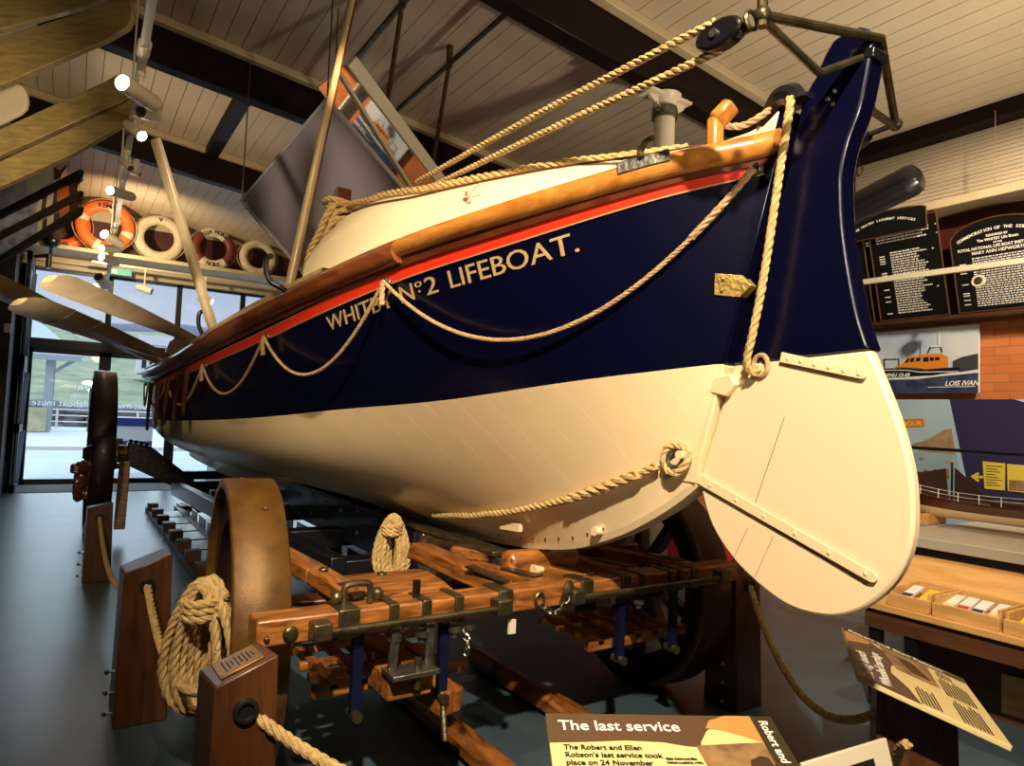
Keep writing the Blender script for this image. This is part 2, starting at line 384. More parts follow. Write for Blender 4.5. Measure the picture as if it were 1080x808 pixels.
MB().box(-.775, -.745, 11.745, 11.76, 2.37, 2.42).build('rocker', m_white, sw)

# outside
struct(MB().box(-60, 80, 14.12, 47, -.12, -.02).build('ground', mat('pale_paving', (.50, .53, .53), .8, var=.12, vscale=.6)))
struct(MB().box(-60, 80, 24, 24.5, -.02, .1).build('trim_16', mat('pale_kerb', (.6, .58, .56), .8)))
struct(MB().box(-60, 80, 15, 23.9, -.02, -.005).build('trim_17', mat('grey_blue_paving', (.38, .44, .48), .7, var=.1, vscale=1)))
m = MB(); rows = []
for i in range(28):
    y = 47 + i * 5; base = -2.0 + (max(0, i) / 27) ** .85 * 21
    rows.append([(-60 + 5 * k, y + 2 * sin(k * 1.3 + i), base * (1 - .006 * max(0, k - 10)) + .5 * sin(k * .9 + i * .7) * min(1, i / 4)) for k in range(45)])
struct(m.grid(rows).build('hill', mat('hill_grass', (.13, .17, .09), .9, c2=(.26, .29, .17), vscale=.5, bump=.3, bscale=2)))
rows = []
for i in range(8):
    rows.append([(-90 + 6 * k, 200 + i * 7, 26 * sin(pi * min(1, i / 5) / 2) + 1.2 * sin(k * .7) + .10 * (-k) + 2) for k in range(60)])
struct(MB().grid(rows).build('far_hill', mat('distant_heather', (.13, .13, .17), .95, var=.3, vscale=.1)))
m = MB()
for k in range(150):
    x = random.uniform(-25, 35); m.sphere((x, 47 + random.uniform(0, 2.5), random.uniform(-.2, 1.0)), random.uniform(.5, 1.0), 7, 4, (1.3, 1, .7))
rk = m.build('sea_wall_rocks', mat('grey_rock', (.16, .17, .16), .9, var=.5, vscale=1)); rk['kind'] = 'stuff'; tag(rk, 'grey rocks piled along the foot of the grassy bank', 'rocks')
m_rail = mat('pale_pink_railing', (.72, .62, .60), .5)
rl = thing('railing', 'pale quayside railing with three bars beyond the glass doors', 'railing', (4, 44, 0))
for k in range(14): MB().cyl((-8 + k * 1.9, 44, -.05), (-8 + k * 1.9, 44, 1.05), .06, 8).build('rail_post', m_rail, rl)
for z in (.35, .68, 1.0): MB().cyl((-8, 44, z), (17, 44, z), .035, 8).build('rail_bar', m_rail, rl)
# shelter and white house outside
sh = thing('shelter', 'open timber shelter with pale pitched roof outside the door', 'shelter', (-1.5, 40, 0))
mm_ = mat('pale_roof_slate', (.46, .52, .52), .6); mw_ = mat('grey_timber', (.30, .33, .33), .7)
MB().add([(-3.9, 37.7, 3.55), (.45, 37.7, 3.55), (.45, 41.8, 3.55), (-3.9, 41.8, 3.55), (-2.3, 39.7, 5.6), (-1.8, 39.7, 5.6)], [(0, 1, 5, 4), (1, 2, 5), (2, 3, 4, 5), (3, 0, 4), (3, 2, 1, 0)]).build('roof', mm_, sh)
MB().box(-3.9, .45, 37.65, 37.75, 3.3, 3.56).build('fascia', mw_, sh)
for x in (-3.6, -.75):
    for y in (38.2, 41.4):
        MB().box(x - .17, x + .17, y - .15, y + .15, 0, 3.5).build('post', mw_, sh)
MB().bar((-.7, 38.2, 2.7), (.2, 38.2, 3.4), .14, .16).build('brace', mw_, sh)
MB().box(-3.9, -.75, 37.9, 38.6, 0, 1.1).build('stone_wall', mat('yellow_stone', (.55, .48, .30), .85, var=.3, vscale=3), sh)
hs = thing('house', 'white house with dark windows on the green hillside', 'house', (6.6, 75, 3))
hm = mat('house_white', (.72, .72, .72), .7)
MB().box(5.6, 9.0, 75, 79, 4.5, 7.4).build('wall', hm, hs)
MB().prism([(5.5, 74.9, 7.3), (9.1, 74.9, 7.3), (9.1, 77, 8.4), (5.5, 77, 8.4)], (0, .1, .05)).build('roof', mat('house_roof', (.35, .33, .34), .8), hs)
for x in (5.85, 6.5):
    MB().box(x, x + .38, 74.95, 75, 6.3, 7.0).build('window', m_frame, hs); MB().box(x, x + .38, 74.95, 75, 5.0, 5.8).build('window', m_frame, hs)
# blue and white stand outside
ab = thing('information_stand', 'blue and white notice stand seen through the right-hand glass door', 'sign', (1.05, 16.4, 0))
mb_ = mat('sign_blue', (.015, .04, .20), .4)
for x in (.77, 1.52): MB().box(x, x + .05, 16.4, 16.45, -.02, 1.12).build('stand_leg', m_frame, ab)
MB().box(.77, 1.57, 16.38, 16.42, .25, 1.12).build('white_board', m_white, ab)
MB().box(.77, 1.57, 16.37, 16.379, .95, 1.12).build('blue_header', mb_, ab)
MB().box(.77, 1.57, 16.37, 16.379, .48, .64).build('blue_band', mb_, ab)
t = text_mb('MUSEUM', .13); t.move(frame((.86, 16.375, .32), (1, 0, 0), (0, 0, 1))); t.build('lettering', mb_, ab)

# ------------------------------------------------------------------ hull shape
CX = 1.79
def interp(tab, y):
    if y <= tab[0][0]: return tab[0][1]
    if y >= tab[-1][0]: return tab[-1][1]
    n = len(tab)
    for i in range(n - 1):
        if tab[i][0] <= y <= tab[i + 1][0]: break
    x0, v0 = tab[i]; x1, v1 = tab[i + 1]; h = x1 - x0; t = (y - x0) / h
    def mm(k):
        if k == 0: return (tab[1][1] - tab[0][1]) / (tab[1][0] - tab[0][0])
        if k == n - 1: return (tab[-1][1] - tab[-2][1]) / (tab[-1][0] - tab[-2][0])
        a = (tab[k][1] - tab[k - 1][1]) / (tab[k][0] - tab[k - 1][0]); b = (tab[k + 1][1] - tab[k][1]) / (tab[k + 1][0] - tab[k][0])
        return 0 if a * b <= 0 else 2 * a * b / (a + b)
    a, b = mm(i), mm(i + 1)
    return v0 * (1 + 2 * t) * (1 - t) ** 2 + h * a * t * (1 - t) ** 2 + v1 * t * t * (3 - 2 * t) + h * b * t * t * (t - 1)
T_BS = [(1.22, .045), (1.5, .28), (1.9, .5), (2.5, .70), (3.4, .90), (4.3, 1.04), (5.4, 1.15), (6.5, 1.19), (8, 1.13), (9.5, .9), (10.9, .45), (11.75, .045)]
T_BB = [(1.47, .045), (1.9, .27), (2.5, .46), (3.4, .71), (4.3, .91), (5.4, 1.08), (6.5, 1.15), (8, 1.07), (9.5, .8), (10.8, .35), (11.5, .045)]
T_ZS = [(1.22, 2.305), (1.9, 2.185), (2.55, 2.115), (3.36, 2.015), (4.4, 1.89), (5.5, 1.765), (6.5, 1.72), (8, 1.77), (9.5, 1.92), (10.9, 2.15), (11.75, 2.33)]
T_ZR = [(1.25, 2.21), (1.98, 2.06), (2.6, 1.98), (3.24, 1.885), (3.7, 1.815), (4.5, 1.72), (5.5, 1.635), (6.5, 1.60), (8, 1.65), (9.5, 1.80), (10.9, 2.03), (11.75, 2.2)]
T_ZB = [(1.47, 1.605), (1.94, 1.545), (2.6, 1.467), (3.3, 1.416), (4.1, 1.357), (5, 1.315), (6.2, 1.286), (8, 1.30), (10, 1.42), (11.6, 1.62)]
T_ZK = [(1.553, 1.232), (1.625, 1.177), (1.755, 1.096), (1.949, 1.0), (2.234, .905), (2.617, .85), (3.2, .82), (9.6, .82), (10.4, .90), (11.0, 1.08), (11.4, 1.36), (11.75, 2.3)]
def ypost(z): return 1.553 - (z - 1.232) * .285
def ybow(z): return 11.75 - max(0, (2.3 - z)) ** 1.6 * .55
def zpost(y): return 1.232 + (1.553 - y) / .285
def zlow(y): return max(interp(T_ZK, y), zpost(y) if y < 1.553 else 0)
def hb(y, z):
    zs, zb, zk = interp(T_ZS, y), interp(T_ZB, y), interp(T_ZK, y)
    if y < 1.553: zk = 1.232
    d = y - ypost(z); e = ybow(z) - y
    bs = interp(T_BS, 1.22 + d); bb = interp(T_BB, 1.47 + d * .985)
    w = max(0, min(1, (y - 1.4) / 3.2)); w = w * w * (3 - 2 * w)
    if y > 6.5:
        w = max(0, min(1, (11.6 - y) / 3.5))
        bs = min(bs, interp(T_BS, 11.75 - max(0, e))); bb = min(bb, interp(T_BB, 11.5 - max(0, e)))
    if z < zb:
        t = max(0, (z - zk) / max(1e-3, zb - zk))
        sh = (1 - w) * (t ** 1.25) * (1.15 - .15 * t) + w * (1 - (1 - t) ** 2.7)
        b = .045 + max(0, bb - .045) * sh
    else:
        t = min(1, (z - zb) / max(1e-3, zs - zb))
        b = bb + (bs - bb) * (1 - (1 - t) ** 1.35)
    return max(.045, b)
def hp(y, z, side=-1, off=0.): return V((CX + side * (hb(y, z) + off), y, z))
def hn(y, z, side=-1):
    a = hp(y + .02, z, side) - hp(y - .02, z, side); b = hp(y, z + .02, side) - hp(y, z - .02, side)
    n = a.cross(b).normalized()
    return n if n.x * side > 0 else -n
# ------------------------------------------------------------------ the lifeboat
boat = thing('lifeboat', 'large navy and cream wooden lifeboat with gilt lettering, resting on the launching carriage', 'boat', (CX, 6.5, .82))
def ystations(a, b):
    out = []; y = a
    while y < b - 1e-6:
        out.append(y); y += .03 if y < 1.7 else (.07 if y < 4 else (.15 if y < 10 else .07))
    return out + [b]
def hull_grid(y0, y1, lo, hi, n):
    m = MB()
    for side in (-1, 1):
        m.grid([[hp(y, lo(y) + (hi(y) - lo(y)) * j / n, side) for j in range(n + 1)] for y in ystations(y0, y1)])
    return m
zb = lambda y: max(interp(T_ZB, y), zlow(y)); zs = lambda y: interp(T_ZS, y); zr = lambda y: interp(T_ZR, y)
hull_grid(1.235, 11.72, zb, lambda y: zs(y) - .02, 14).build('topsides', m_navy, boat, angle=60)
m = hull_grid(1.45, 11.5, lambda y: min(zlow(y), interp(T_ZB, y)), lambda y: interp(T_ZB, y), 20)
ys = ystations(1.553, 11.4)
m.grid([[V((CX - .045, y, zlow(y))), V((CX - .035, y, zlow(y) - .025)), V((CX + .035, y, zlow(y) - .025)), V((CX + .045, y, zlow(y)))] for y in ys])
m.build('bottom', m_cream, boat, angle=60)
def post_prism(z0, z1, w, d0, d1):
    return MB().prism([(CX - w, ypost(z0) + d0, z0), (CX - w, ypost(z0) + d1, z0), (CX - w, ypost(z1) + d1, z1), (CX - w, ypost(z1) + d0, z1)], (2 * w, 0, 0))
post_prism(1.215, 1.602, .05, 0, .075).build('stern_post', m_cream, boat, bevel=.006)
post_prism(1.602, 2.36, .05, 0, .075).build('stern_post', m_navy, boat, bevel=.006)
post_prism(2.22, 2.37, .055, .03, .10).build('post_cheek', m_deck, boat, bevel=.006)
MB().tube(spline([(CX - .02, 1.33, 2.33), (CX - .04, 1.28, 2.385), (CX - .05, 1.25, 2.40), (CX - .05, 1.215, 2.39), (CX - .05, 1.2, 2.36)], 6), .034, 10).build('fairlead', m_black, boat)
MB().tube([(CX, ybow(1.0) , 1.0), (CX, ybow(1.6), 1.6), (CX, 11.72, 2.4)], .05, 8).build('stem_post', m_navy, boat)
# red line with pale edges
def strip(y0, y1, zc, h, off, name, mt):
    m = MB()
    for side in (-1, 1):
        m.grid([[hp(y, zc(y) - h / 2, side, off - .004), hp(y, zc(y) - h / 2, side, off), hp(y, zc(y) + h / 2, side, off), hp(y, zc(y) + h / 2, side, off - .004)] for y in ystations(y0, y1)])
    return m.build(name, mt, boat)
strip(1.3, 11.6, zr, .044, .006, 'red_line', m_red)
strip(1.3, 11.6, lambda y: zr(y) + .024, .004, .007, 'pale_edge', m_gold); strip(1.3, 11.6, lambda y: zr(y) - .024, .004, .007, 'pale_edge', m_gold)
# rubbing strake and fender
strip(1.25, 11.7, lambda y: (zr(y) + zs(y)) / 2 - .01, .07, .018, 'rubbing_strake', m_dkwood)
def fender(y0, y1, dz, off, rx, rz, name, mt, both=True):
    m = MB()
    for side in ((-1, 1) if both else (-1,)):
        rows = []
        for y in ystations(y0, y1):
            c = hp(y, zs(y) - dz, side, off)
            rows.append([c + V((rx * cos(2 * pi * k / 14), 0, rz * sin(2 * pi * k / 14))) for k in range(14)])
        m.grid(rows, True)
        for e in (0, -1): m.add(rows[e], [tuple(range(14))])
    return m.build(name, mt, boat, angle=50)
fender(1.25, 2.55, .036, .012, .038, .038, 'fender', m_varn)
fender(2.55, 11.6, .048, .014, .044, .052, 'fender', m_fend)
#MB().tube([hp(2.55, zs(2.55) - .045, -1, .014) + V((.052 * cos(a), 0, .058 * sin(a))) for a in [2 * pi * k / 20 for k in range(20)]], .006, 6, closed=True).build('fender_band', m_iron, boat)
# gunwale capping over the open waist
m = MB()
for side in (-1, 1):
    m.grid([[hp(y, zs(y), side, -.09), hp(y, zs(y), side, .025), hp(y, zs(y) + .0, side, .025) + V((0, 0, .02)), hp(y, zs(y), side, -.09) + V((0, 0, .02))] for y in ystations(3.1, 9.9)], True)
m.build('gunwale_capping', m_oar, boat)
# decked ends
T_H = [(1.22, .02), (1.545, .055), (1.967, .14), (2.56, .235), (3.08, .335), (3.3, .285), (3.48, .22)]
def deck(yy, h):
    b = hb(yy, zs(yy)); z0 = zs(yy); row = []
    prof = [(-.012, -.03), (-.03, .0), (-.05, h * .55), (-.085, h * .86), (-.15, h * 1.0)]
    for (dx, dz) in prof: row.append((max(.0, b + dx), z0 + dz))
    for k in (1, 2, 3):
        t = k / 3.; row.append((max(0., b - .15) * (1 - t), z0 + h + .05 * (1 - (1 - t) ** 2)))
    return row
def deck_mesh(ylist, hf):
    m = MB(); rows = []
    for y in ylist:
        r = deck(y, hf(y)); rows.append([V((CX - a, y, c)) for a, c in r] + [V((CX + a, y, c)) for a, c in r[::-1][1:]])
    m.grid(rows); return m, rows
m, rows = deck_mesh(ystations(1.27, 3.42), lambda y: interp(T_H, y))
e = rows[-1]; last = [e]
for k, (dy, s_) in enumerate(((.03, .985), (.05, .95), (.06, .90))):
    last.append([V((CX + (p.x - CX) * (s_ if True else 1), p.y + dy, p.z - (1 - s_) * 1.2 * max(0, p.z - 2.03))) for p in e])
m.grid(last)
m.build('stern_turtle_deck', m_deck, boat, angle=50)
f_ = last[-1]; m = MB(); m.prism([p + V((0, -.004, 0)) for p in f_], (0, .03, 0)); m.build('stern_bulkhead', m_dkwood, boat)
T_H2 = [(9.6, .34), (10.4, .2), (11.6, .05)]
m, rows = deck_mesh(ystations(9.7, 11.55), lambda y: interp(T_H2, y)); m.build('bow_turtle_deck', m_deck, boat, angle=50)
MB().prism([p + V((0, 0, 0)) for p in rows[0]], (0, -.04, 0)).build('bow_bulkhead', m_dkwood, boat)
# dark seam moulding along the turtle deck
m = MB(); m.tube([V((CX - deck(y, interp(T_H, y))[3][0] - .004, y, deck(y, interp(T_H, y))[3][1])) for y in ystations(1.4, 3.05)], .0045, 6)
m.build('deck_moulding', m_dkwood, boat)
# inside of the open waist
m = MB()
for side in (-1, 1):
    m.grid([[hp(y, zs(y) - .02, side, -.05), hp(y, zs(y) - .25, side, -.05), hp(y, zs(y) - .5, side, -.07)] for y in ystations(3.2, 9.8)])
m.build('inner_planking', m_dkwood, boat)
MB().grid([[hp(y, zs(y) - .5, -1, -.06), hp(y, zs(y) - .5, 1, -.06)] for y in ystations(3.2, 9.8)]).build('deck', m_blue, boat)
for y in (3.9, 4.8, 5.7, 6.6, 7.5, 8.4, 9.2):
    b = hb(y, zs(y) - .2) - .06
    MB().box(CX - b, CX + b, y - .1, y + .1, zs(y) - .24, zs(y) - .20).build('thwart', m_varn, boat, bevel=.008)
# samson post with its turns of rope
MB().bar((1.12, 3.41, 1.98), (1.12, 3.40, 2.55), .075, .075, (0, 1, 0)).build('samson_post', m_dkwood, boat, bevel=.006)
m = MB()
for k in range(5):
    a0 = k * 1.1; z0 = 2.37 + .022 * k
    m.rope([(1.12 + (.075 + .012 * sin(k * 2)) * cos(a), 3.405 + .075 * sin(a), z0 + .02 * sin(a + a0)) for a in [2 * pi * j / 24 for j in range(25)]], .015)
m.rope(spline([(1.06, 3.35, 2.44), (1.03, 3.36, 2.38), (1.01, 3.40, 2.30), (.99, 3.46, 2.22), (.98, 3.50, 2.1)], 6), .017)
m.rope(spline([(1.08, 3.34, 2.42), (1.05, 3.36, 2.33), (1.02, 3.44, 2.2), (1.0, 3.51, 2.08)], 6), .015)
m.build('rope_turns', m_rope, boat)
# rope stretched along the deck edge
def shoulder(y, up_=.018):
    r = deck(y, interp(T_H, y))[4]; return V((CX - r[0] - .0, y, r[1] + up_))
m = MB(); m.rope([V((1.12, 3.33, 2.45)), V((1.12, 3.2, 2.43))] + [shoulder(y) for y in [3.05 - .1 * k for k in range(16)]], .017)
m.build('deck_rope', m_rope, boat)
# steering tackle: two parts between the yoke block and the samson post
A = V((1.36, 1.04, 2.41)); B_ = V((1.24, 2.75, 2.42)); d = (B_ - A).normalized()
Cb = A + d * .125
m = MB(); m.rope([Cb + V((-.015, 0, .035)), A.lerp(B_, .5) + V((0, 0, .045)), B_ + V((0, 0, .02))], .0115); m.rope([Cb + V((.01, 0, -.032)), A.lerp(B_, .5) + V((.02, 0, -.018)), B_ + V((.03, -.1, -.02))], .0115)
m.build('tackle_rope', m_rope, boat)
def block(c, dirv, name='tackle_block'):
    d = V(dirv).normalized(); n = d.cross(V((0, 0, 1))).normalized(); u_ = n.cross(d); poly = []
    for k in range(20):
        a = 2 * pi * k / 20; poly.append(V(c) + d * (.062 * cos(a)) * (1.25 if cos(a) < 0 else 1) + u_ * .038 * sin(a) - n * .022)
    o = MB().prism(poly, n * .044).build(name, m_black, boat, bevel=.008)
    q = MB(); q.cyl(V(c) - n * .028, V(c) + n * .028, .012, 12); q.build('block_pin', m_steel, o)
    return o
block(Cb, d)
m = MB(); m.tube([A + V((0, .01, -.02)) + d * t for t in (.02, .06)], .008, 8); m.tube(spline([A + d * .05 + V((.02, 0, 0)), A + d * .085, A + d * .05 - V((.02, 0, 0))], 5), .008, 8)
m.tube([A + V((.022 * cos(a), .0, .022 * sin(a))) + d * .03 for a in [2 * pi * k / 14 for k in range(14)]], .006, 6, closed=True)
m.build('shackle', m_iron, boat)
A2 = V((2.22, 1.17, 2.42)); B2 = V((2.5, 3.2, 2.44)); d2 = (B2 - A2).normalized()
block(A2 + d2 * .17, d2)
m = MB(); m.rope([A2 + d2 * .17, B2], .0115); m.build('tackle_rope', m_rope, boat)
m = MB(); m.tube([A2 + d2 * (.02 + .03 * k) for k in range(5)], .009, 8); m.build('shackle', m_black, boat)
# rudder
rud = thing('rudder', '', '', (CX, 1.3, 1.7)); del rud['label']; del rud['category']; rud.parent = boat; rud.matrix_parent_inverse = wm(boat).inverted()
RP = [(1.026, 2.517), (.997, 2.492), (.989, 2.452), (1.003, 2.366), (1.023, 2.282), (1.052, 2.212), (1.07, 2.138), (1.072, 2.071), (1.065, 1.963), (1.044, 1.829), (1.018, 1.71), (.989, 1.622),
      (.951, 1.531), (.914, 1.434), (.885, 1.329), (.875, 1.249), (.875, 1.168), (.89, 1.096), (.926, 1.024), (.988, .957), (1.057, .915), (1.125, .898), (1.214, .899), (1.31, .933), (1.415, .996), (1.5, 1.085), (1.545, 1.186), (1.552, 1.24),
      (1.507, 1.367), (1.427, 1.602), (1.353, 1.79), (1.283, 2.028), (1.229, 2.231), (1.198, 2.369), (1.176, 2.403), (1.158, 2.424), (1.129, 2.479), (1.104, 2.512), (1.067, 2.52)]
lower = spline([(0, *p) for p in RP[11:28]], 4) + [V((0, *p)) for p in RP[28:30]]
upper = [V((0, *p)) for p in RP[29:36]] + [V((0, *p)) for p in RP[36:]] + spline([(0, *p) for p in RP[:12]], 4)
sh_ = lambda P, x: [V((x, p.y, p.z)) for p in P]
MB().prism(sh_(lower, 1.76), (.038, 0, 0)).build('lower_blade', m_creamr, rud, bevel=.009)
MB().prism(sh_(upper, 1.755), (.07, 0, 0)).build('upper_blade', m_navy, rud, bevel=.008)
def strap(a, b, w, name, mt, x=1.757, th=.008):
    a, b = V((x, *a)), V((x, *b)); d = (b - a).normalized(); n = V((1, 0, 0)).cross(d); pts = [a + n * w / 2, a - n * w / 2, b - n * w * .42]
    pts += [b + d * w * .42 * sin(t) - n * w * .42 * cos(t) for t in [pi * k / 8 for k in range(1, 8)]] + [b + n * w * .42]
    m = MB(); m.prism(pts, (-th, 0, 0))
    for k in range(6):
        m.sphere(a.lerp(b, .1 + .175 * k) - V((th, 0, 0)), .007, 8, 5, (.4, 1, 1))
    return m.build(name, mt, rud, bevel=.002)
strap((1.56, 1.236), (.972, 1.036), .034, 'gudgeon_strap', m_cream)
strap((1.25, 1.617), (1.005, 1.557), .03, 'gudgeon_strap', m_cream)
m = MB(); m.tube([(1.757, 1.545, 1.215), (1.757, .985, 1.014)], .0018, 5); m.tube([(1.7595, 1.24, 1.44), (1.7595, 1.34, 1.165)], .0009, 5); m.tube([(1.7595, 1.36, 1.10), (1.7595, 1.41, 1.0)], .0007, 5); m.tube([(1.7595, 1.27, 1.09), (1.7595, 1.33, .96)], .0006, 5); m.build('board_seam', m_ink, rud)
# iron yoke on the rudder head
m = MB(); A = V((1.36, 1.04, 2.41)); hd = V((1.79, .985, 2.475))
m.tube([A, hd + V((0, 0, 0)), A2], .0125, 10); m.tube([A - V((0, 0, .01)), V((1.60, 1.05, 2.352)), V((1.62, 1.05, 2.352)), V((1.755, 1.02, 2.425))], .011, 8)
m.tube([A2 - V((0, 0, .01)), V((2.0, 1.12, 2.38)), V((1.84, 1.06, 2.36))], .011, 8)
m.sphere(A + V((0, 0, .0)), .022, 10, 6); m.cyl(A - V((0, 0, .03)), A + V((0, 0, .05)), .013, 10); m.sphere(A + V((0, 0, .055)), .016, 10, 6); m.sphere(A2, .022, 10, 6)
m.build('yoke', m_iron, rud)
MB().prism([(1.752, 1.05, 2.462), (1.752, .98, 2.44), (1.752, .985, 2.412), (1.752, 1.055, 2.434)], (.076, 0, 0)).build('yoke_socket', m_black, rud, bevel=.004)
m = MB()
for (y, z) in ((1.095, 2.36), (1.115, 2.345), (1.1, 2.325)): m.sphere((1.753, y, z), .007, 8, 5)
m.build('bolt_heads', m_steel, rud)
# lanyard through the rudder
m = MB(); m.rope(spline([(1.74, 1.235, 2.385), (1.705, 1.20, 2.36), (1.70, 1.205, 2.30), (1.70, 1.228, 2.159), (1.70, 1.275, 1.86), (1.70, 1.31, 1.69), (1.71, 1.338, 1.605), (1.735, 1.34, 1.572), (1.752, 1.325, 1.585)], 8), .0125)
m.build('rudder_lanyard', m_rope, boat)
m = MB(); m.tube([(1.755, 1.322 + .026 * cos(a), 1.595 + .032 * sin(a)) for a in [2 * pi * k / 20 for k in range(20)]], .008, 8, closed=True); m.build('lanyard_eye', m_ropedk, boat)
pl = MB(); pl.prism([hp(y, z, -1, .006) for y, z in ((1.445, 1.888), (1.38, 1.878), (1.35, 1.842), (1.39, 1.81), (1.455, 1.82))], (.03, 0, 0))
for (y, z) in ((1.425, 1.87), (1.432, 1.835)): pl.sphere(hp(y, z, -1, .008), .007, 8, 5)
pl.build('brass_plate', m_brass, boat, bevel=.003)
m = MB(); m.prism([(1.735, 1.50, 1.56), (1.735, 1.42, 1.575), (1.735, 1.40, 1.54), (1.735, 1.435, 1.50), (1.735, 1.51, 1.515)], (.1, 0, 0)); m.build('heel_plate', m_cream, boat, bevel=.006)
# rowlock plate with hook, wooden bollard, deck eye
c = hp(1.55, zs(1.55) - .01, -1, .035); a = hp(1.485, zs(1.485) - .018, -1, .042); b = hp(1.625, zs(1.625) - .018, -1, .042)
m = MB(); m.bar(a, b, .018, .040, (0, 0, 1)); hk = m.build('rowlock_plate', m_steel, boat, bevel=.004)
m = MB(); q = c + V((-.018, 0, .0)); m.tube(spline([q, q + V((0, .008, .02)), q + V((0, -.002, .036)), q + V((0, -.022, .048)), q + V((0, -.045, .05))], 5), [.011] * 15 + [.009] * 6, 10); m.build('rowlock_hook', m_iron, hk)
p = V((1.64, 1.42, 2.28)); m = MB(); m.bar(p + V((0, 0, -.06)), p + V((0, 0, .09)), .045, .042, (0, 1, 0)); m.bar(p + V((0, .0, .075)), p + V((.03, -.04, .125)), .055, .05, (0, 1, 0)); m.build('timber_head', m_varn, boat, bevel=.012)
m = MB(); m.rope(spline([(1.66, 1.42, 2.35), (1.69, 1.36, 2.335), (1.72, 1.30, 2.36), (1.745, 1.25, 2.40)], 6), .011); m.build('stern_lashing', m_ropedk, boat)
y = 2.25; r = deck(y, interp(T_H, y)); m = MB(); pz = V((CX - r[2][0] - .006, y, r[2][1])); m.box(pz.x - .004, pz.x + .004, y - .02, y + .02, pz.z - .03, pz.z + .03); m.tube([pz + V((-.01, .02 * cos(a), .012 * sin(a))) for a in [2 * pi * k / 12 for k in range(12)]], .005, 6, closed=True)
m.tube([pz + V((-.004, -.09, .02)), pz + V((-.006, .1, -.035))], .003, 6); m.build('eye_plate', m_deck, boat)
# grab lines looped along the side
pts = [(1.31, 2.185), (2.66, 1.955), (3.74, 1.79), (4.72, 1.67), (5.7, 1.60), (6.7, 1.585), (7.7, 1.61), (8.7, 1.69), (9.7, 1.79)]
sg = [.37, .29, .24, .22, .2, .2, .2, .2]
for i in range(8):
    (ya, za), (yb, zb_) = pts[i], pts[i + 1]; a = hp(ya, za, -1, .035); b = hp(yb, zb_, -1, .035); P = []
    for k in range(41):
        t = k / 40.; y = ya + (yb - ya) * t; z = za + (zb_ - za) * t - 4 * sg[i] * t * (1 - t)
        x = min(hp(y, z, -1, .016).x, a.x + (b.x - a.x) * t); P.append(V((x, y, z)))
    m = MB(); m.rope(P, .0085 if i < 4 else .007, per=6, seg=5); gl = m.build('grab_line', m_ropedk, boat)
    if i == 0: m = MB(); m.rope(P[:6], .0125, per=6, seg=5); m.build('splice', m_ropedk, gl)
for i, (y, z) in enumerate(pts):
    p = hp(y, z, -1, .025); m = MB(); m.tube([p + V((0, .016 * cos(a), .016 * sin(a))) for a in [2 * pi * k / 12 for k in range(12)]], .006, 6, closed=True); m.sphere(hp(y, z, -1, .01), .013, 8, 5)
    m.build('eye_bolt', m_steel, boat)
for i, (y, z) in enumerate(pts[1:4]):
    p = hp(y, z, -1, .03); m = MB(); m.rope([p + V((-.004, .0, .0)), p + V((-.008, .003, -.05)), p + V((-.004, .006, -.10))], .013, per=6, seg=5); m.build('eye_seizing', m_ropedk, boat)
for k, y in enumerate((5.0, 5.25, 5.55, 5.9, 6.3)):                          # rope beckets and leather straps hanging amidships
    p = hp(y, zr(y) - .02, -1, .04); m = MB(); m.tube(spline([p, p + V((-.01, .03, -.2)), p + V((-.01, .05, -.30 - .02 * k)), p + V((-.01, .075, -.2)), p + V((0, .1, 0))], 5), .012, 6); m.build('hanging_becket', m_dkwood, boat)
# stern fall rope with thimble
P = [(1.69, 1.265), (1.76, 1.232), (1.9, 1.175), (2.1, 1.105), (2.3, 1.05), (2.5, 1.0), (2.8, .945), (3.15, .90)]
m = MB(); m.rope([hp(y, z, -1, .022) for y, z in P], .0155); m.rope([hp(y, z, -1, .03) for y, z in P[1:4]], .021); m.build('hauling_rope', m_rope, boat)
q = hp(1.66, 1.275, -1, .022); dv = (hp(1.60, 1.30, -1, .022) - q).normalized(); up2 = V((-1, 0, .1)).cross(dv).normalized(); m = MB()
m.rope([q + dv * (.0 + .05 * (1 - cos(a))) + up2 * .045 * sin(a) * (1 + .3 * cos(a)) for a in [2 * pi * k / 30 for k in range(31)]], .014)
m.build('rope_eye', m_rope, boat)
m = MB(); m.tube([q + dv * (.012 + .042 * (1 - cos(a))) + up2 * .03 * sin(a) for a in [2 * pi * k / 24 for k in range(24)]], .009, 8, closed=True); m.build('thimble', m_steel, boat)
m = MB(); e_ = q + dv * .085; m.cyl((e_.x - .03, e_.y, e_.z), (CX + .1, e_.y, e_.z), .014, 12); m.build('towing_bolt', m_cream, boat)
m = MB()
for k in range(9):
    y = 2.0 + .09 * k; m.sphere(hp(y, zlow(y) + .02, -1, .002), .006, 6, 4, (.5, 1, 1))
m.build('keel_bolts', m_steel, boat)
MB().cyl(hp(2.02, .99, -1, .03), hp(2.02, .99, -1, -.03), .018, 12).build('keel_plug', m_cream, boat); m = MB(); m.bar(hp(2.45, 1.0 - .06, -1, .035), hp(2.6, .93, -1, .02), .02, .035); m.build('keel_fitting', m_cream, boat)
# bilge keel
m = MB(); rows = []
for k in range(40):
    y = 4.25 + k * .12; z = .93 + .05 * min(1, abs(k - 20) / 20) - .0; n = hn(y, z); p = hp(y, z); h = .085 * min(1, k / 6. + .05) * min(1, (39 - k) / 6. + .05); t = V((0, 0, 1)).cross(n); t = n.cross(V((0, 1, 0))).normalized() * .022
    rows.append([p - n * .02 + t, p + n * h + t, p + n * h - t, p - n * .02 - t])
m.grid(rows, True); m.build('bilge_keel', m_cream, boat)
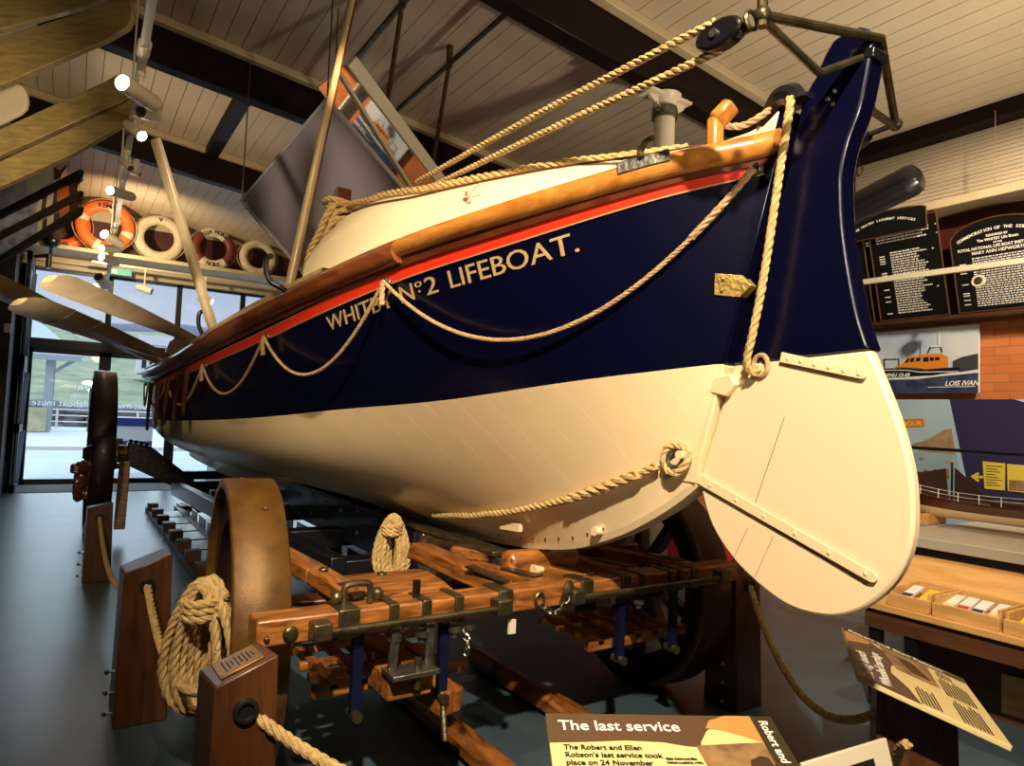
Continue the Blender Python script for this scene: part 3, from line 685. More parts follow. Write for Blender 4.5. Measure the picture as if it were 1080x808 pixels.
# gilt lettering wrapped on the topsides
def word(s, ya, yb, size, out, lift=0.):
    t = text_mb(s, size, extr=.0015, thick=.0002); W = max(p.x for p in t.v); x0 = min(p.x for p in t.v); new = []
    for p in t.v:
        y = ya + (yb - ya) * (p.x - x0) / (W - x0); z = zr(y) - .112 + p.y + lift
        new.append(hp(y, z, -1, .003 + .0015 * (1 if p.z > 0 else 0)))
    out.add(new, t.f)
m = MB()
WORDS = [('WHITBY', 3.17, 2.67, .094, 0), ('N', 2.62, 2.54, .094, 0), ('o', 2.525, 2.485, .046, .04), ('.', 2.512, 2.50, .07, .02), ('2', 2.47, 2.405, .094, 0), ('LIFEBOAT.', 2.34, 1.80, .094, 0)]
for s, a, b, sz, lf in WORDS: word(s, a, b, sz, m, lf)
lt = m.build('lettering', m_gold, boat); lt['label'] = 'gilt capital lettering on the navy side'
# ------------------------------------------------------------------ the launching carriage
car = thing('launching_carriage', 'long wheeled timber and iron carriage carrying the lifeboat, with orange wooden crossbeam', 'carriage', (CX, 2.9, 0))
def wheel(x, y, r, w, ns, rimd, steer=0, mt=m_tyre):
    R4 = Matrix.Translation((x, y, r)) @ Matrix.Rotation(-radians(steer), 4, 'Z') @ Matrix.Translation((-x, -y, -r))
    m = MB(); a, b = -w / 2, w / 2
    m.lathe([(a, r - rimd), (a, r - .006), (a + .006, r), (b - .006, r), (b, r - .006), (b, r - rimd), (b - .02, r - rimd - .01), (a + .02, r - rimd - .01)], (x, y, r), (1, 0, 0), 64, True)
    wh = m.move(R4).build('wheel', mt, car, angle=50)
    m = MB(); m.lathe([(-w * .32, r - rimd - .13), (-w * .32, r - rimd), (w * .32, r - rimd), (w * .32, r - rimd - .13)], (x, y, r), (1, 0, 0), 56, True); m.move(R4).build('felloe', m_whwood, wh)
    for k in range(ns):
        t = 2 * pi * (k + .5) / ns; e = V((0, cos(t), sin(t)))
        MB().bar(V((x, y, r)) + e * .08, V((x, y, r)) + e * (r - rimd - .12), .06, .085, (1, 0, 0), .05, .06).move(R4).build('spoke', m_whwood, wh, bevel=.01)
    m = MB(); h = w * .75; m.lathe([(-h, .0), (-h, .05), (-h * .8, .07), (-.06, .10), (.06, .10), (h * .8, .07), (h, .05), (h, 0)], (x, y, r), (1, 0, 0), 28); m.move(R4).build('hub', m_whwood, wh)
    return wh
w1 = wheel(.635, 2.9, .56, .19, 10, .035, 5)
m = MB()
for k in range(8): t = 2 * pi * k / 8 + .55; m.sphere((.635, 2.9 + .561 * cos(t), .56 + .561 * sin(t)), .012, 10, 6, (1, 1, 1))
m.build('tyre_rivet', m_tyre, w1)
wheel(2.74, 2.82, .56, .19, 10, .035, 2, m_tyreshade)  # right tyre takes the shade-darkened iron
wf = wheel(.32, 8.4, .875, .2, 12, .06, 0, m_whwood); wheel(3.26, 8.4, .875, .2, 12, .06, 0, m_whwood)
m = MB(); m.lathe([(0, .17), (.02, .17), (.02, .10), (.04, .09), (.30, .085), (.30, .05)], (.46, 8.4, .875), (1, 0, 0), 28); m.build('brass_hub_cap', m_brass, wf)
for k in range(12): t = 2 * pi * k / 12; MB().cyl((.47, 8.4 + .145 * cos(t), .875 + .145 * sin(t)), (.525, 8.4 + .145 * cos(t), .875 + .145 * sin(t)), .016, 8).build('hub_bolt', m_steel, wf)
MB().bar((.55, 8.25, .80), (.53, 8.1, .12), .12, .10, (1, 0, 0)).build('timber_scotch', m_carr, car, bevel=.008)
# cranked main axle
for s in (-1, 1):
    X = lambda d: CX + s * d
    m = MB(); m.prism([(X(1.22), 8.3, 1.0), (X(1.22), 8.3, .76), (X(.75), 8.3, .52), (X(.55), 8.3, .42), (X(.55), 8.3, .60), (X(.78), 8.3, .78), (X(1.0), 8.3, .96)], (0, .2, 0))
    ax = m.build('cranked_axle', m_black, car, bevel=.01)
    m = MB()
    for k in range(7):
        for z in (-.05, .05): m.sphere((X(1.17 - .075 * k), 8.295, .90 - .045 * k + z), .014, 8, 5)
    m.build('axle_bolt', m_steel, ax)
    m = MB()
    for k in range(4): m.cyl((X(1.19 - .05 * k), 8.36, .98 - .009 * k), (X(1.19 - .05 * k), 8.36, 1.03 - .009 * k), .02, 8)
    m.build('axle_bolt', m_black, ax)
MB().box(CX - .6, CX + .6, 8.28, 8.52, .42, .58).build('axle_beam', m_black, car, bevel=.01)
# keelway: two plated side beams under the keel
for s in (-1, 1):
    x = CX + s * .15
    b = MB().box(x - .035, x + .035, 2.52, 9.8, .55, .80).build('keelway_beam', m_navydk, car, bevel=.008)
    rv = None
    for k in range(22):
        for z in (.60, .74):
            if rv is None:
                mr0 = MB().sphere((0, 0, 0), .012, 8, 5); rv = mr0.build('beam_rivet', m_steel); q = rv
            else: q = rv.copy(); COL.objects.link(q)
            q.location = (x + s * .036, 2.62 + k * .32, z + .02 * (k % 3)); q.parent = b; q.matrix_parent_inverse = wm(b).inverted()
    MB().box(x - .05, x + .05, 2.55, 9.6, .80, .825).build('keelway_cap', m_iron, car, bevel=.006)
MB().box(CX - .19, CX + .19, 2.42, 2.52, .60, .84).build('end_block', m_carr, car, bevel=.03)
m = MB(); m.cyl((CX - .10, 2.38, .77), (CX - .05, 2.38, .77), .026, 20, .012); m.build('keel_roller', m_cream, car)
m = MB(); m.tube(spline([(CX - .19, 2.44, .74), (CX + .1, 2.34, .70), (CX + .5, 2.4, .72), (CX + .9, 2.6, .74)], 8), .014, 8); m.build('curved_rail', m_navydk, car)
for y in (3.6, 4.6, 5.8, 7.0, 9.2):
    MB().box(CX - .6, CX + .6, y - .07, y + .07, .50, .62).build('cross_member', m_black, car, bevel=.008)
for s in (-1, 1):
    MB().bar((CX + s * .55, 3.5, .58), (CX + s * .75, 8.2, .52), .09, .14).build('side_rail', m_black, car, bevel=.01)
    MB().bar((CX + s * .62, 8.6, .50), (CX + s * .25, 10.9, .42), .08, .12).build('rear_strut', m_black, car, bevel=.01)
# front axle, crossbeam and its irons
m = MB(); m.bar((.65, 2.9, .56), (2.70, 2.82, .56), .12, .13); m.build('front_axle', m_dkwood, car, bevel=.01)
cb = MB().bar((.515, 2.19, .728), (2.70, 2.19, .728), .11, .082).build('crossbeam', m_carr, car, bevel=.008)
def band(x, w=.034, dn=.0):
    m = MB(); m.box(x - w / 2, x + w / 2, 2.125, 2.255, .683 - dn, .775); return m.build('iron_band', m_iron, cb, bevel=.004)
for x, w in ((.80, .07), (.955, .034), (1.075, .034), (1.20, .034), (1.395, .06), (1.78, .06), (1.99, .05), (2.08, .03), (2.25, .03), (2.31, .03), (2.40, .04)): band(x, w)
m = MB(); m.sphere((.615, 2.13, .722), .024, 16, 8, (1, .45, 1)); m.build('dome_bolt', m_iron, cb)
m = MB(); m.sphere((.545, 2.13, .715), .009, 10, 6); m.build('dome_bolt', m_iron, cb)
for (xa, xb) in ((.70, 1.36), (1.70, 2.55)):
    rod = MB().cyl((xa, 2.095, .722), (xb, 2.095, .722), .0125, 12).build('front_rod', m_iron, car)
    for x in (xa, xb): MB().box(x - .03, x + .03, 2.075, 2.14, .70, .755).build('rod_socket', m_iron, rod, bevel=.006)
m = MB(); m.tube(spline([(.80, 2.19, .775), (.80, 2.19, .82), (.815, 2.19, .838), (.875, 2.19, .838), (.89, 2.19, .82), (.89, 2.19, .775)], 4), .012, 8); m.sphere((.775, 2.19, .80), .022, 10, 6); m.sphere((.915, 2.19, .80), .022, 10, 6); m.build('staple_handle', m_iron, car)
MB().cyl((1.06, 2.19, .77), (1.06, 2.19, .83), .014, 10).build('upright_pin', m_black, car)
# curved bolster between two arms
P = [(.86, 2.27, .69), (.86, 2.27, .76), (.86, 2.36, .775), (.86, 2.50, .785), (.86, 2.60, .77), (.86, 2.66, .735), (.86, 2.66, .69)]
bl = MB().prism(P, (.40, 0, 0)).build('bolster', m_carr, car, bevel=.012)
m = MB(); m.sphere((1.06, 2.5, .787), .02, 12, 6, (1, 1, .5)); m.build('dome_bolt', m_iron, bl)
def arm(pts, w, h):
    m = MB()
    for a, b in zip(pts[:-1], pts[1:]): m.bar(a, b, w, h)
    return m
for pts in ([(.74, 2.80, .835), (.80, 2.48, .81), (.86, 2.25, .775)], ):
    a = arm(pts, .085, .055).build('side_arm', m_carrY, car, bevel=.008)
    m = MB(); m.sphere((.75, 2.76, .868), .018, 10, 6, (1, 1, .5)); m.sphere((.81, 2.44, .838), .018, 10, 6, (1, 1, .5)); m.build('dome_bolt', m_iron, a)
    MB().bar((.845, 2.32, .812), (.87, 2.22, .785), .06, .008).build('iron_plate', m_iron, a)
a = MB().prism([(1.36, 2.90, .82), (1.38, 2.70, .81), (1.40, 2.45, .79), (1.42, 2.25, .775), (1.42, 2.25, .72), (1.39, 2.45, .725), (1.36, 2.70, .74), (1.34, 2.90, .75)], (.09, .01, 0)).build('side_arm', m_carrY, car, bevel=.01)
MB().bar((1.40, 2.42, .805), (1.45, 2.22, .782), .045, .008).build('iron_plate', m_iron, a)
MB().bar((1.44, 2.88, .825), (1.60, 2.62, .82), .03, .02).build('iron_stay', m_iron, car)
MB().bar((1.50, 2.75, .80), (1.72, 2.55, .78), .07, .05).build('chock', m_carrY, car, bevel=.01)
for x in (1.62, 1.86, 2.12, 2.45):
    a = MB().bar((x - .1, 2.75, .74), (x + .02, 2.24, .745), .085, .055).build('side_arm', m_carrY, car, bevel=.008)
    MB().bar((x - .03, 2.45, .776), (x + .01, 2.26, .777), .05, .006).build('iron_plate', m_iron, a)
MB().box(1.55, 2.62, 2.72, 2.84, .68, .77).build('rear_bolster', m_dkwood, car, bevel=.012)
# hanging straps and slatted footboards
for x in (.845, 1.16, 1.99, 2.30):
    b = MB().box(x - .017, x + .017, 2.15, 2.175, .42, .70).build('hanging_strap', m_blue, car)
    MB().cyl((x, 2.13, .425), (x, 2.2, .425), .018, 10).build('strap_bolt', m_iron, b)
for x in (.96, 1.06, 1.185, 1.24, 2.06, 2.2):
    m = MB(); m.cyl((x, 2.13, .672), (x, 2.13, .655), .024, 8); m.cyl((x, 2.13, .66), (x, 2.13, .635), .013, 8); m.build('hanging_nut', m_steel, car)
def footboard(x0, x1, y0, y1, z):
    f = MB().box(x0, x1, y0, y0 + .035, z - .022, z + .022).build('footboard', m_carr, car, bevel=.004)
    for y in (y0 + .12, y0 + .24, y1): MB().box(x0 + .02, x1 - .02, y, y + .03, z - .01, z + .022).build('slat', m_carr, f, bevel=.003)
    n = int((x1 - x0) / .11)
    for k in range(n): x = x0 + .05 + k * .11; MB().box(x, x + .035, y0, y1 + .03, z + .0, z + .030).build('slat', m_carrY, f, bevel=.003)
footboard(.76, 1.06, 2.32, 2.74, .45); footboard(1.04, 1.36, 2.32, 2.74, .45)
footboard(1.96, 2.56, 2.32, 2.7, .43)
footboard(.74, 1.40, 2.5, 2.74, .60)
m = MB(); m.bar((.96, 2.12, .70), (.95, 2.12, .56), .016, .03); m.bar((1.085, 2.12, .70), (1.085, 2.12, .56), .016, .03); m.box(.93, 1.10, 2.06, 2.16, .545, .562)
pb = m.build('pintle_bracket', m_steel, car, bevel=.003); MB().cyl((1.03, 2.09, .50), (1.03, 2.09, .60), .013, 10).build('pintle', m_iron, pb)
MB().box(.94, 1.10, 2.12, 2.30, .46, .54).build('pintle_block', m_carr, car, bevel=.006)
m = MB(); m.bar((1.05, 2.95, .48), (1.2, 2.15, .40), .1, .09); m.build('draw_socket', m_carrY, car, bevel=.01)
m = MB(); m.cyl((1.18, 2.3, .42), (1.55, 2.6, .28), .011, 8); m.build('stay_rod', m_steel, car)
m = MB(); m.cyl((1.165, 2.17, .45), (1.15, 2.1, .30), .011, 8); m.build('stay_rod', m_iron, car)
def chain(path, r=.010, L=.034):
    P = resample(path, L * .72); m = MB()
    for i in range(len(P) - 1):
        c = (P[i] + P[i + 1]) / 2; d = (P[i + 1] - P[i]).normalized(); n = d.orthogonal().normalized()
        if i % 2: n = d.cross(n)
        m.tube([c + d * (L * .5 * cos(t)) + n * (L * .28 * sin(t)) for t in [2 * pi * k / 10 for k in range(10)]], r * .35, 5, closed=True)
    return m
chain(sag((1.545, 2.115, .715), (1.67, 2.11, .73), .05)).build('chain', m_chrome, car)
chain([(1.215, 2.12, .66), (1.225, 2.10, .62), (1.218, 2.10, .58)]).build('chain', m_chrome, car)
m = MB(); m.tube([(1.545 + .02 * cos(a), 2.125, .725 + .026 * sin(a)) for a in [2 * pi * k / 14 for k in range(14)]], .006, 6, closed=True); m.build('iron_ring', m_iron, car)
MB().box(1.40, 1.43, 2.11, 2.12, .62, .67).build('white_tag', m_offw, car)
m = MB(); m.tube(spline([(1.655, 2.125, .70), (1.66, 2.11, .75), (1.68, 2.12, .775), (1.70, 2.125, .74)], 5), .014, 8); m.build('iron_hook', m_iron, car)
# draw poles lying on the floor in front of the carriage
lab = ['orange-brown draw pole on the floor, the left one, below the footboards', 'orange-brown draw pole on the floor, the right one, behind the title sign']
for k, x in enumerate((1.475, 2.03)):
    y0, y1 = (1.48, 3.3) if k == 0 else (1.75, 3.4)
    q = []
    for y, r in ((y0, .048), (y0 + .03, .056), (y1 - .05, .06), (y1, .055)):
        q.append([V((x + r * cos(pi / 8 + pi / 4 * j), y, .0565 + r * sin(pi / 8 + pi / 4 * j))) for j in range(8)])
    m = MB(); m.grid(q, True); m.add(q[0], [tuple(range(8))]); m.add(q[-1], [tuple(range(8))])
    p = tag(m.build('draw_pole', m_carrY, angle=20), lab[k], 'pole', 'draw poles on the floor')
    MB().lathe([(-.03, .062), (.03, .062)], (x, y1 - .3, .0565), (0, 1, 0), 20).build('iron_ring', m_iron, p)
# loading skids on the floor under the boat
def skid(x, name_label, y0, y1):
    t = thing('loading_skid', name_label, 'skid', (x, y0, 0), 'loading skids on the floor')
    for a in (-.17, .17): MB().box(x + a - .04, x + a + .04, y0, y1, 0, .07).build('runner', m_walnut, t, bevel=.006)
    n = int((y1 - y0) / .55)
    for k in range(n): MB().box(x - .13, x + .13, y0 + k * .55 + .02, y0 + k * .55 + .50, .045, .06).build('steel_plate', m_steel, t, bevel=.004)
    for k in range(n + 1): MB().box(x - .22, x - .10, y0 + k * .55 - .04, y0 + k * .55 + .10, .06, .16).build('guide_block', m_walnut, t, bevel=.008)
    for k in range(0, n, 1):
        MB().bar((x + .2, y0 + k * .55 + .05, .06), (x + .2, y0 + k * .55 + .42, .06), .012, .22).build('fin', m_steel, t)
    return t
skid(1.16, 'long loading skid with steel plates on the floor, left of the near wheel', 5.4, 10.2)
skid(2.05, 'long loading skid with steel plates on the floor, seen right of the near wheel', 4.6, 9.6)
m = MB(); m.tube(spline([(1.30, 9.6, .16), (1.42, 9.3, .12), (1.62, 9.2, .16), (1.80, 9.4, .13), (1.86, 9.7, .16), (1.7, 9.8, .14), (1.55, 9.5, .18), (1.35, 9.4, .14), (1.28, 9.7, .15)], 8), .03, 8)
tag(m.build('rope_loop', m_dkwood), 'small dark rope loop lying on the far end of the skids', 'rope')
# ------------------------------------------------------------------ coils of rope
def coil(name, label, c, w, h, n, r, axis, mt=m_rope, knots=True):
    t = thing(name, label, 'rope', (c[0], c[1], c[2] - h / 2), 'hanks of rope')
    ex, ey = V(axis).normalized(), V((0, 0, 1)); ez = ex.cross(ey); c = V(c); m = MB()
    for k in range(n):
        s = .2 + .8 * ((k * 5) % n) / max(1, n - 1); off = ez * ((k - n / 2) * r * 1.0); ph = random.uniform(-.2, .2)
        m.rope([c + off + ex * (w / 2 * s * cos(a) * (1 - .35 * sin(a))) + ey * (h / 2 * (.86 + .14 * s) * sin(a)) for a in [2 * pi * j / 40 + ph for j in range(41)]], r)
    m.build('hank', mt, t)
    if knots:
        m = MB()
        for k in range(3):
            z = h * (.24 + .055 * k); m.rope([c + ey * z + ex * (w * .27 * cos(a)) + ez * (r * (n * .5 + 1.4) * sin(a)) for a in [2 * pi * j / 26 for j in range(27)]], r)
        m.build('binding', mt, t)
    return t
t = coil('rope_coil', 'tan rope hank tied over the side of the near small wheel', (.47, 2.72, .545), .23, .46, 9, .0165, (.85, -.5, 0))
t = coil('rope_coil', 'tan rope hank hanging below the hull behind the crossbeam', (1.50, 3.42, .695), .17, .34, 7, .015, (.85, -.5, 0))
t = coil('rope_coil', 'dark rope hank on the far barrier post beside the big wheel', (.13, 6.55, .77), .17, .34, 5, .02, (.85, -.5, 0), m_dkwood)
# ------------------------------------------------------------------ barrier posts and ropes
def post(label, x0, x1, y0, y1, zl, zr_, dback, bolts=True, taper=.018):
    t = thing('barrier_post', label, 'post', ((x0 + x1) / 2, (y0 + y1) / 2, 0), 'wooden rope barrier posts')
    B = [(x0 - taper * .3, y0 - taper, 0), (x1 + taper, y0 - taper, 0), (x1 + taper, y1 + taper, 0), (x0 - taper * .3, y1 + taper, 0)]
    T = [(x0, y0, zl), (x1, y0, zr_), (x1, y1, zr_ - dback), (x0, y1, zl - dback)]
    MB().add(B + T, [(3, 2, 1, 0), (4, 5, 6, 7), (0, 1, 5, 4), (1, 2, 6, 5), (2, 3, 7, 6), (3, 0, 4, 7)]).build('post_body', m_post, t, bevel=.006)
    xc = (x0 + x1) / 2; zc = (zl + zr_) / 2 - .10
    m = MB(); m.lathe([(-.012, 0), (-.012, .019), (-.019, .021), (-.019, .029), (-.014, .032), (.02, .032)], (xc, y0, zc), (0, 1, 0), 24); m.build('rope_grommet', m_rubber, t)
    if bolts:
        for z in (.05, .14, .23):
            m = MB(); m.cyl((x0 - .035, y0 + .04, z), (x0, y0 + .04, z), .007, 8); m.sphere((x0 - .037, y0 + .04, z), .011, 8, 5); m.build('side_bolt', m_chrome, t)
    return t, V((xc, y0, zc)), V((xc, y1, zc))
tL, fL, bL = post('red-brown barrier post with slanted top, standing left of the near wheel', .257, .445, 3.45, 3.72, .662, .735, .02)
tN, fN, bN = post('nearest barrier post at the lower left, with a brass plaque on its slanted top', .36, .517, 1.886, 2.12, .69, .75, .032)
tR, fR, bR = post('dark barrier post standing right of the carriage under the rudder', 2.86, 3.04, 2.27, 2.44, .70, .72, .02)
tF, fF, bF = post('far barrier post in front of the tall dark wheel', .19, .36, 6.3, 6.56, .58, .62, .02)
nrm = V((1, 0, .06 / .157)).normalized(); yv = V((0, 1, -.032 / .234)).normalized(); up_ = nrm.cross(yv).normalized()
pc = V((.4385, 2.003, .72 - .016)); m = MB(); m.box(-.058, .058, -.085, .085, .001, .006)
fr = frame(pc, nrm, yv); m.move(fr); pq = m.build('plaque', m_plq, tN, bevel=.002)
m = MB()
for i in range(8):
    L = .028 + .036 * ((i * 7) % 5) / 5; xx = .042 - i * .011; m.box(xx - .002, xx + .002, -L, L, .0062, .0068)
m.move(fr); m.build('engraved_lines', m_ink, pq)
m = MB()
for sx in (-.051, .051):
    for sy in (-.078, .078): m.sphere((sx, sy, .006), .004, 8, 5)
m.move(fr); m.build('plaque_screw', m_plq, pq)
def brope(label, path, r=.0165, mt=m_rope):
    m = MB(); m.rope(path, r, per=8, pitch=5); return tag(m.build('barrier_rope', mt), label, 'rope', 'barrier ropes')
brope('barrier rope sagging from the post by the wheel to the nearest left post', sag(fL + V((0, -.01, 0)), bN + V((0, .03, 0)), .20, 24))
brope('barrier rope running from the nearest left post towards the title sign', sag(fN + V((0, .03, 0)), V((1.26, 1.32, .44)), .13))
brope('barrier rope from the far post to the post beside the near wheel', sag(fF + V((.0, -.01, 0)), bL + V((0, .03, 0)), .26))
brope('barrier rope sagging from the dark right post to the tilted sign', sag(fR + V((.0, -.01, -.0)), V((2.475, 1.345, .42)), .24))
# ------------------------------------------------------------------ information signs
def sign(label, TL, yaw, tilt, w, h, title, n_title, side, body, post_at):
    e = V((cos(yaw), sin(yaw), 0)); n = V((sin(yaw), -cos(yaw), 0)); d = n * cos(tilt) - V((0, 0, sin(tilt)))
    F_ = frame(TL, e, -d)                                   # x right, y up the board, z out of it
    t = thing('information_sign', label, 'sign', (post_at[0], post_at[1], 0), 'tilted information signs')
    pb_ = MB().box(0, w, -h, 0, -.018, 0).move(F_).build('panel', m_signcr, t, bevel=.003)
    def flat(poly, z, name, mt):
        MB().prism([(x, y, z) for x, y in poly], (0, 0, .0006)).move(F_).build(name, mt, pb_)
    ts = .115
    wave = [(0, -ts * .96), (.1, -ts * .92), (.2, -ts * .86), (.3, -ts * .90), (.36, -ts * 1.02), (.40, -ts * 1.05)] if side == 0 else [(0, -.19), (.12, -.17), (.22, -.13), (.30, -.14), (.38, -.17), (.45, -.16), (w - .06, -.09)]
    if side == 0:
        flat([(0, 0)] + [(w - .06, 0)] + [(w - .06, -.04), (.47, -.03), (.43, -.06), (.40, -.105)] + wave[::-1], .0005, 'brown_header', m_signbr)
        flat([(.43, -.05), (.45, -.02), (.50, -.0), (w - .06, 0), (w - .06, -.10), (.52, -.075), (.47, -.055)], .0012, 'tan_hill', m_signor)
        flat([(.385, -.115), (w - .06, -.10), (w - .06, -.27), (.40, -.27)], .0012, 'photograph', m_sepia)
        flat([(.39, -.20), (w - .06, -.18), (w - .06, -.23), (.39, -.24)], .0020, 'dark_shore', m_sepiadk)
        flat([(.50, -.20), (.51, -.165), (.54, -.15), (.56, -.155), (.565, -.20)], .0024, 'dark_tree', m_sepiadk)
    else:
        flat([(0, 0), (w - .06, 0)] + wave[::-1], .0005, 'brown_header', m_signbr)
        flat([(w - .2, -.0), (w - .06, 0), (w - .06, -.10), (w - .12, -.085)], .0012, 'tan_hill', m_signor)
        flat([(.30, -.16), (w - .07, -.13), (w - .07, -.30), (.30, -.30)], .0012, 'photograph', m_sepia)
        flat([(.34, -.22), (w - .12, -.18), (w - .12, -.24), (.34, -.28)], .0020, 'dark_crowd', m_sepiadk)
    flat([(w - .06, 0), (w, 0), (w, -h), (w - .06, -h)], .0012, 'dark_side_strip', m_signdk)
    def put(s, x, y, size, mt, rot=0, bold=.0006, sp=1.0):
        tb = text_mb(s, size, thick=bold, extr=.0003, space=sp); c_, s_ = cos(rot), sin(rot)
        tb.v = [V((x + p.x * c_ - p.y * s_, y + p.x * s_ + p.y * c_, .0022 + p.z)) for p in tb.v]
        return tb.move(F_).build('lettering', mt, pb_)
    for s, x, y, sz in title: put(s, x, y, sz, m_wink)
    for s, x, y, sz in body: put(s, x, y, sz, m_ink)
    put('Robert and Ellen Robson', w - .042, -.018, .034, m_wink, -pi / 2)
    m = MB()
    if side:
        for c0, x0, y0, nl, L in ((0, .02, -.20, 6, .17), (1, .02, -.32, 8, .20), (2, .25, -.32, 9, .20), (3, .46, -.33, 5, .07)):
            for i in range(nl): m.box(x0, x0 + L * (.82 + .18 * ((i * 3) % 4) / 3), y0 - i * .011, y0 - i * .011 + .005, .0018, .0022)
    else:
        for i in range(9): m.box(.30, .375, -.20 - i * .012, -.195 - i * .012, .0018, .0022)
    m.move(F_).build('body_text_lines', m_ink, pb_)
    a, b, yw = post_at[0], post_at[1], yaw
    P = MB().add([(-.09, -.13, 0), (.09, -.13, 0), (.09, .13, 0), (-.09, .13, 0), (-.085, -.12, post_at[2]), (.085, -.12, post_at[2]), (.085, .12, post_at[3]), (-.085, .12, post_at[3])], BF)
    P.move(Matrix.Translation((a, b, 0)) @ Matrix.Rotation(yw, 4, 'Z')); P.build('post_body', m_post, t, bevel=.005)
    return t
sg1 = sign('brown and cream tilted sign titled The last service at the bottom', (1.151, 1.538, .601), -.519, .267, .631, .42,
     [('The last service', .030, -.064, .052)], 1, 0,
     [('The Robert and Ellen', .035, -.134, .0235), ("Robson's last service took", .035, -.160, .0235), ('place on 24 November', .035, -.186, .0235), ('Right, Robert and Ellen', .292, -.165, .0085), ('Robson is pulled in, 1950s,', .292, -.178, .0085)], (1.33, 1.23, .47, .55))
sg2 = sign('tilted sign with a brown strip titled The big launch Wheeled carriage, at right', (2.209, 1.266, .616), .619, .319, .602, .442,
     [('The big launch', .03, -.055, .050), ('Wheeled carriage', .03, -.108, .050)], 1, 1, [], (2.56, 1.27, .46, .56))
# small white placard by the lower edge
e = V((.88, -.30, .25)).normalized()
def quad_panel(pts, th, n=None):
    P = [V(p) for p in pts]; n = (P[1] - P[0]).cross(P[3] - P[0]).normalized() * th; return MB().prism(P, n)
t = thing('placard', 'small white standing placard with a dark square picture at the lower right edge', 'sign', (1.85, 1.2, 0))
e = V((cos(-.079), sin(-.079), 0)); dn = V((sin(-.079), -cos(-.079), 0)) * cos(1.282) - V((0, 0, sin(1.282)))
Fp = frame((1.639, 1.083, .551), e, -dn)
pc_ = MB().box(0, .35, -.22, 0, -.012, 0).move(Fp).build('white_card', m_offw, t, bevel=.003)
MB().box(.15, .275, -.2, -.038, 0, .001).move(Fp).build('dark_picture', m_ink, t)
MB().bar((1.80, 1.10, 0), (1.80, 1.10, .36), .06, .06, (0, 1, 0)).build('placard_stand', m_post, t)
m = MB(); m.rope(spline([(2.309, 1.160, 0.420), (2.374, 1.220, 0.360), (2.453, 1.285, 0.220), (2.424, 1.301, 0.100)], 8), .016, pitch=5); tag(m.build('barrier_rope', m_rope), 'short barrier rope end hanging from the right tilted sign post', 'rope', 'barrier ropes')
# ------------------------------------------------------------------ oars, poles
def oar(label, grip, blade_root, tip, bw, blade_th=.03, sr=.028, face=(0, 0, 1), bands=False, group='rowing oars', mt=m_oar, round_=True):
    g, b, t = V(grip), V(blade_root), V(tip); d = (t - b).normalized(); f = V(face); sd = d.cross(f).normalized(); n = sd.cross(d)
    o = thing('oar', label, 'oar', g, group)
    MB().tube([g, g.lerp(b, .05), g.lerp(b, .9), b, b.lerp(t, .12)], [.02, sr, sr, sr, sr * .7], 12).build('shaft', mt, o)
    L = (t - b).length; rows = []
    prof = [(0, sr * 1.0), (.12, .52), (.3, .72), (.6, .93), (.85, 1.0), (.95, .97), (.985, .82), (1.0, .5)]
    for u_, w_ in prof:
        hw = sr if u_ == 0 else max(sr, bw / 2 * w_); th = blade_th * (1 - .55 * u_) ; c = b + d * L * u_
        rows.append([c + sd * hw, c + sd * hw * .5 + n * th * .7, c + n * th, c - sd * hw * .5 + n * th * .7, c - sd * hw, c - sd * hw * .5 - n * th * .7, c - n * th, c + sd * hw * .5 - n * th * .7])
    m = MB(); m.grid(rows, True); m.add(rows[-1], [tuple(range(8))]); m.add(rows[0], [tuple(range(8))])
    bl = m.build('blade', mt, o, angle=40)
    if bands:
        for u_ in (.70, .84):
            c = b + d * L * u_; hw = bw / 2 * .97; th = blade_th * (1 - .55 * u_)
            m = MB(); m.tube([c + sd * (hw + .003) * cos(a) + n * (th + .003) * sin(a) for a in [2 * pi * k / 24 for k in range(24)]], .0025, 5, closed=True); m.build('copper_band', m_brass, bl)
    return o
F1 = V((-.55, -.25, .8))
G1 = V((0.788, 5.294, 1.860)); T1 = V((-0.097, 3.558, 1.930)); oar('upper khaki oar blade with plain rounded tip reaching out left of the boat', G1 + (G1 - T1) * .85, G1.lerp(T1, .02), T1, .15, face=F1)
G2 = V((0.758, 6.556, 1.800)); T2 = V((-0.217, 3.917, 1.860)); oar('middle oar with two copper bands round its blade, left of the boat', G2 + (G2 - T2) * .5, G2.lerp(T2, .02), T2, .17, face=F1, bands=True)
G3 = V((0.746, 7.280, 1.800)); T3 = V((-0.490, 4.113, 2.020)); oar('lowest oar whose blade runs out past the left picture edge', G3 + (G3 - T3) * .35, G3.lerp(T3, .02), T3, .16, face=F1)
b0 = V((.86, 4.6, 1.55)); t0 = V((.35, 4.63, 3.02)); oar('oar standing up from the boat with its blade tip near the lit ceiling lamps', b0, b0.lerp(t0, .12), t0, .062, .026, .034, (.6, .8, 0), group='standing oars')
p0 = V((0.972, 3.800, 1.999)); p1 = V((1.275, 3.800, 3.996)); p1 = p1 + (p1 - p0) * .02; p0 = p0 + (p0 - p1) * .12; o_ = tag(MB().tube([p0, p0.lerp(p1, .2), p1], [.026, .027, .021], 12).build('boat_pole', m_oar), 'long slim pole standing beside the samson post up to the ceiling', 'pole')
MB().tube([p0.lerp(p1, k / 20) + V((.018, -.016, 0)) for k in range(21)], .006, 6).build('dark_seam', m_dkwood, o_)
m = MB(); m.tube(spline([(.80, 3.45, 2.16), (.775, 3.44, 2.14), (.775, 3.44, 2.08), (.80, 3.44, 2.03), (.84, 3.42, 2.005), (.87, 3.42, 1.99)], 6), .014, 8); m.build('iron_crutch', m_black, boat)
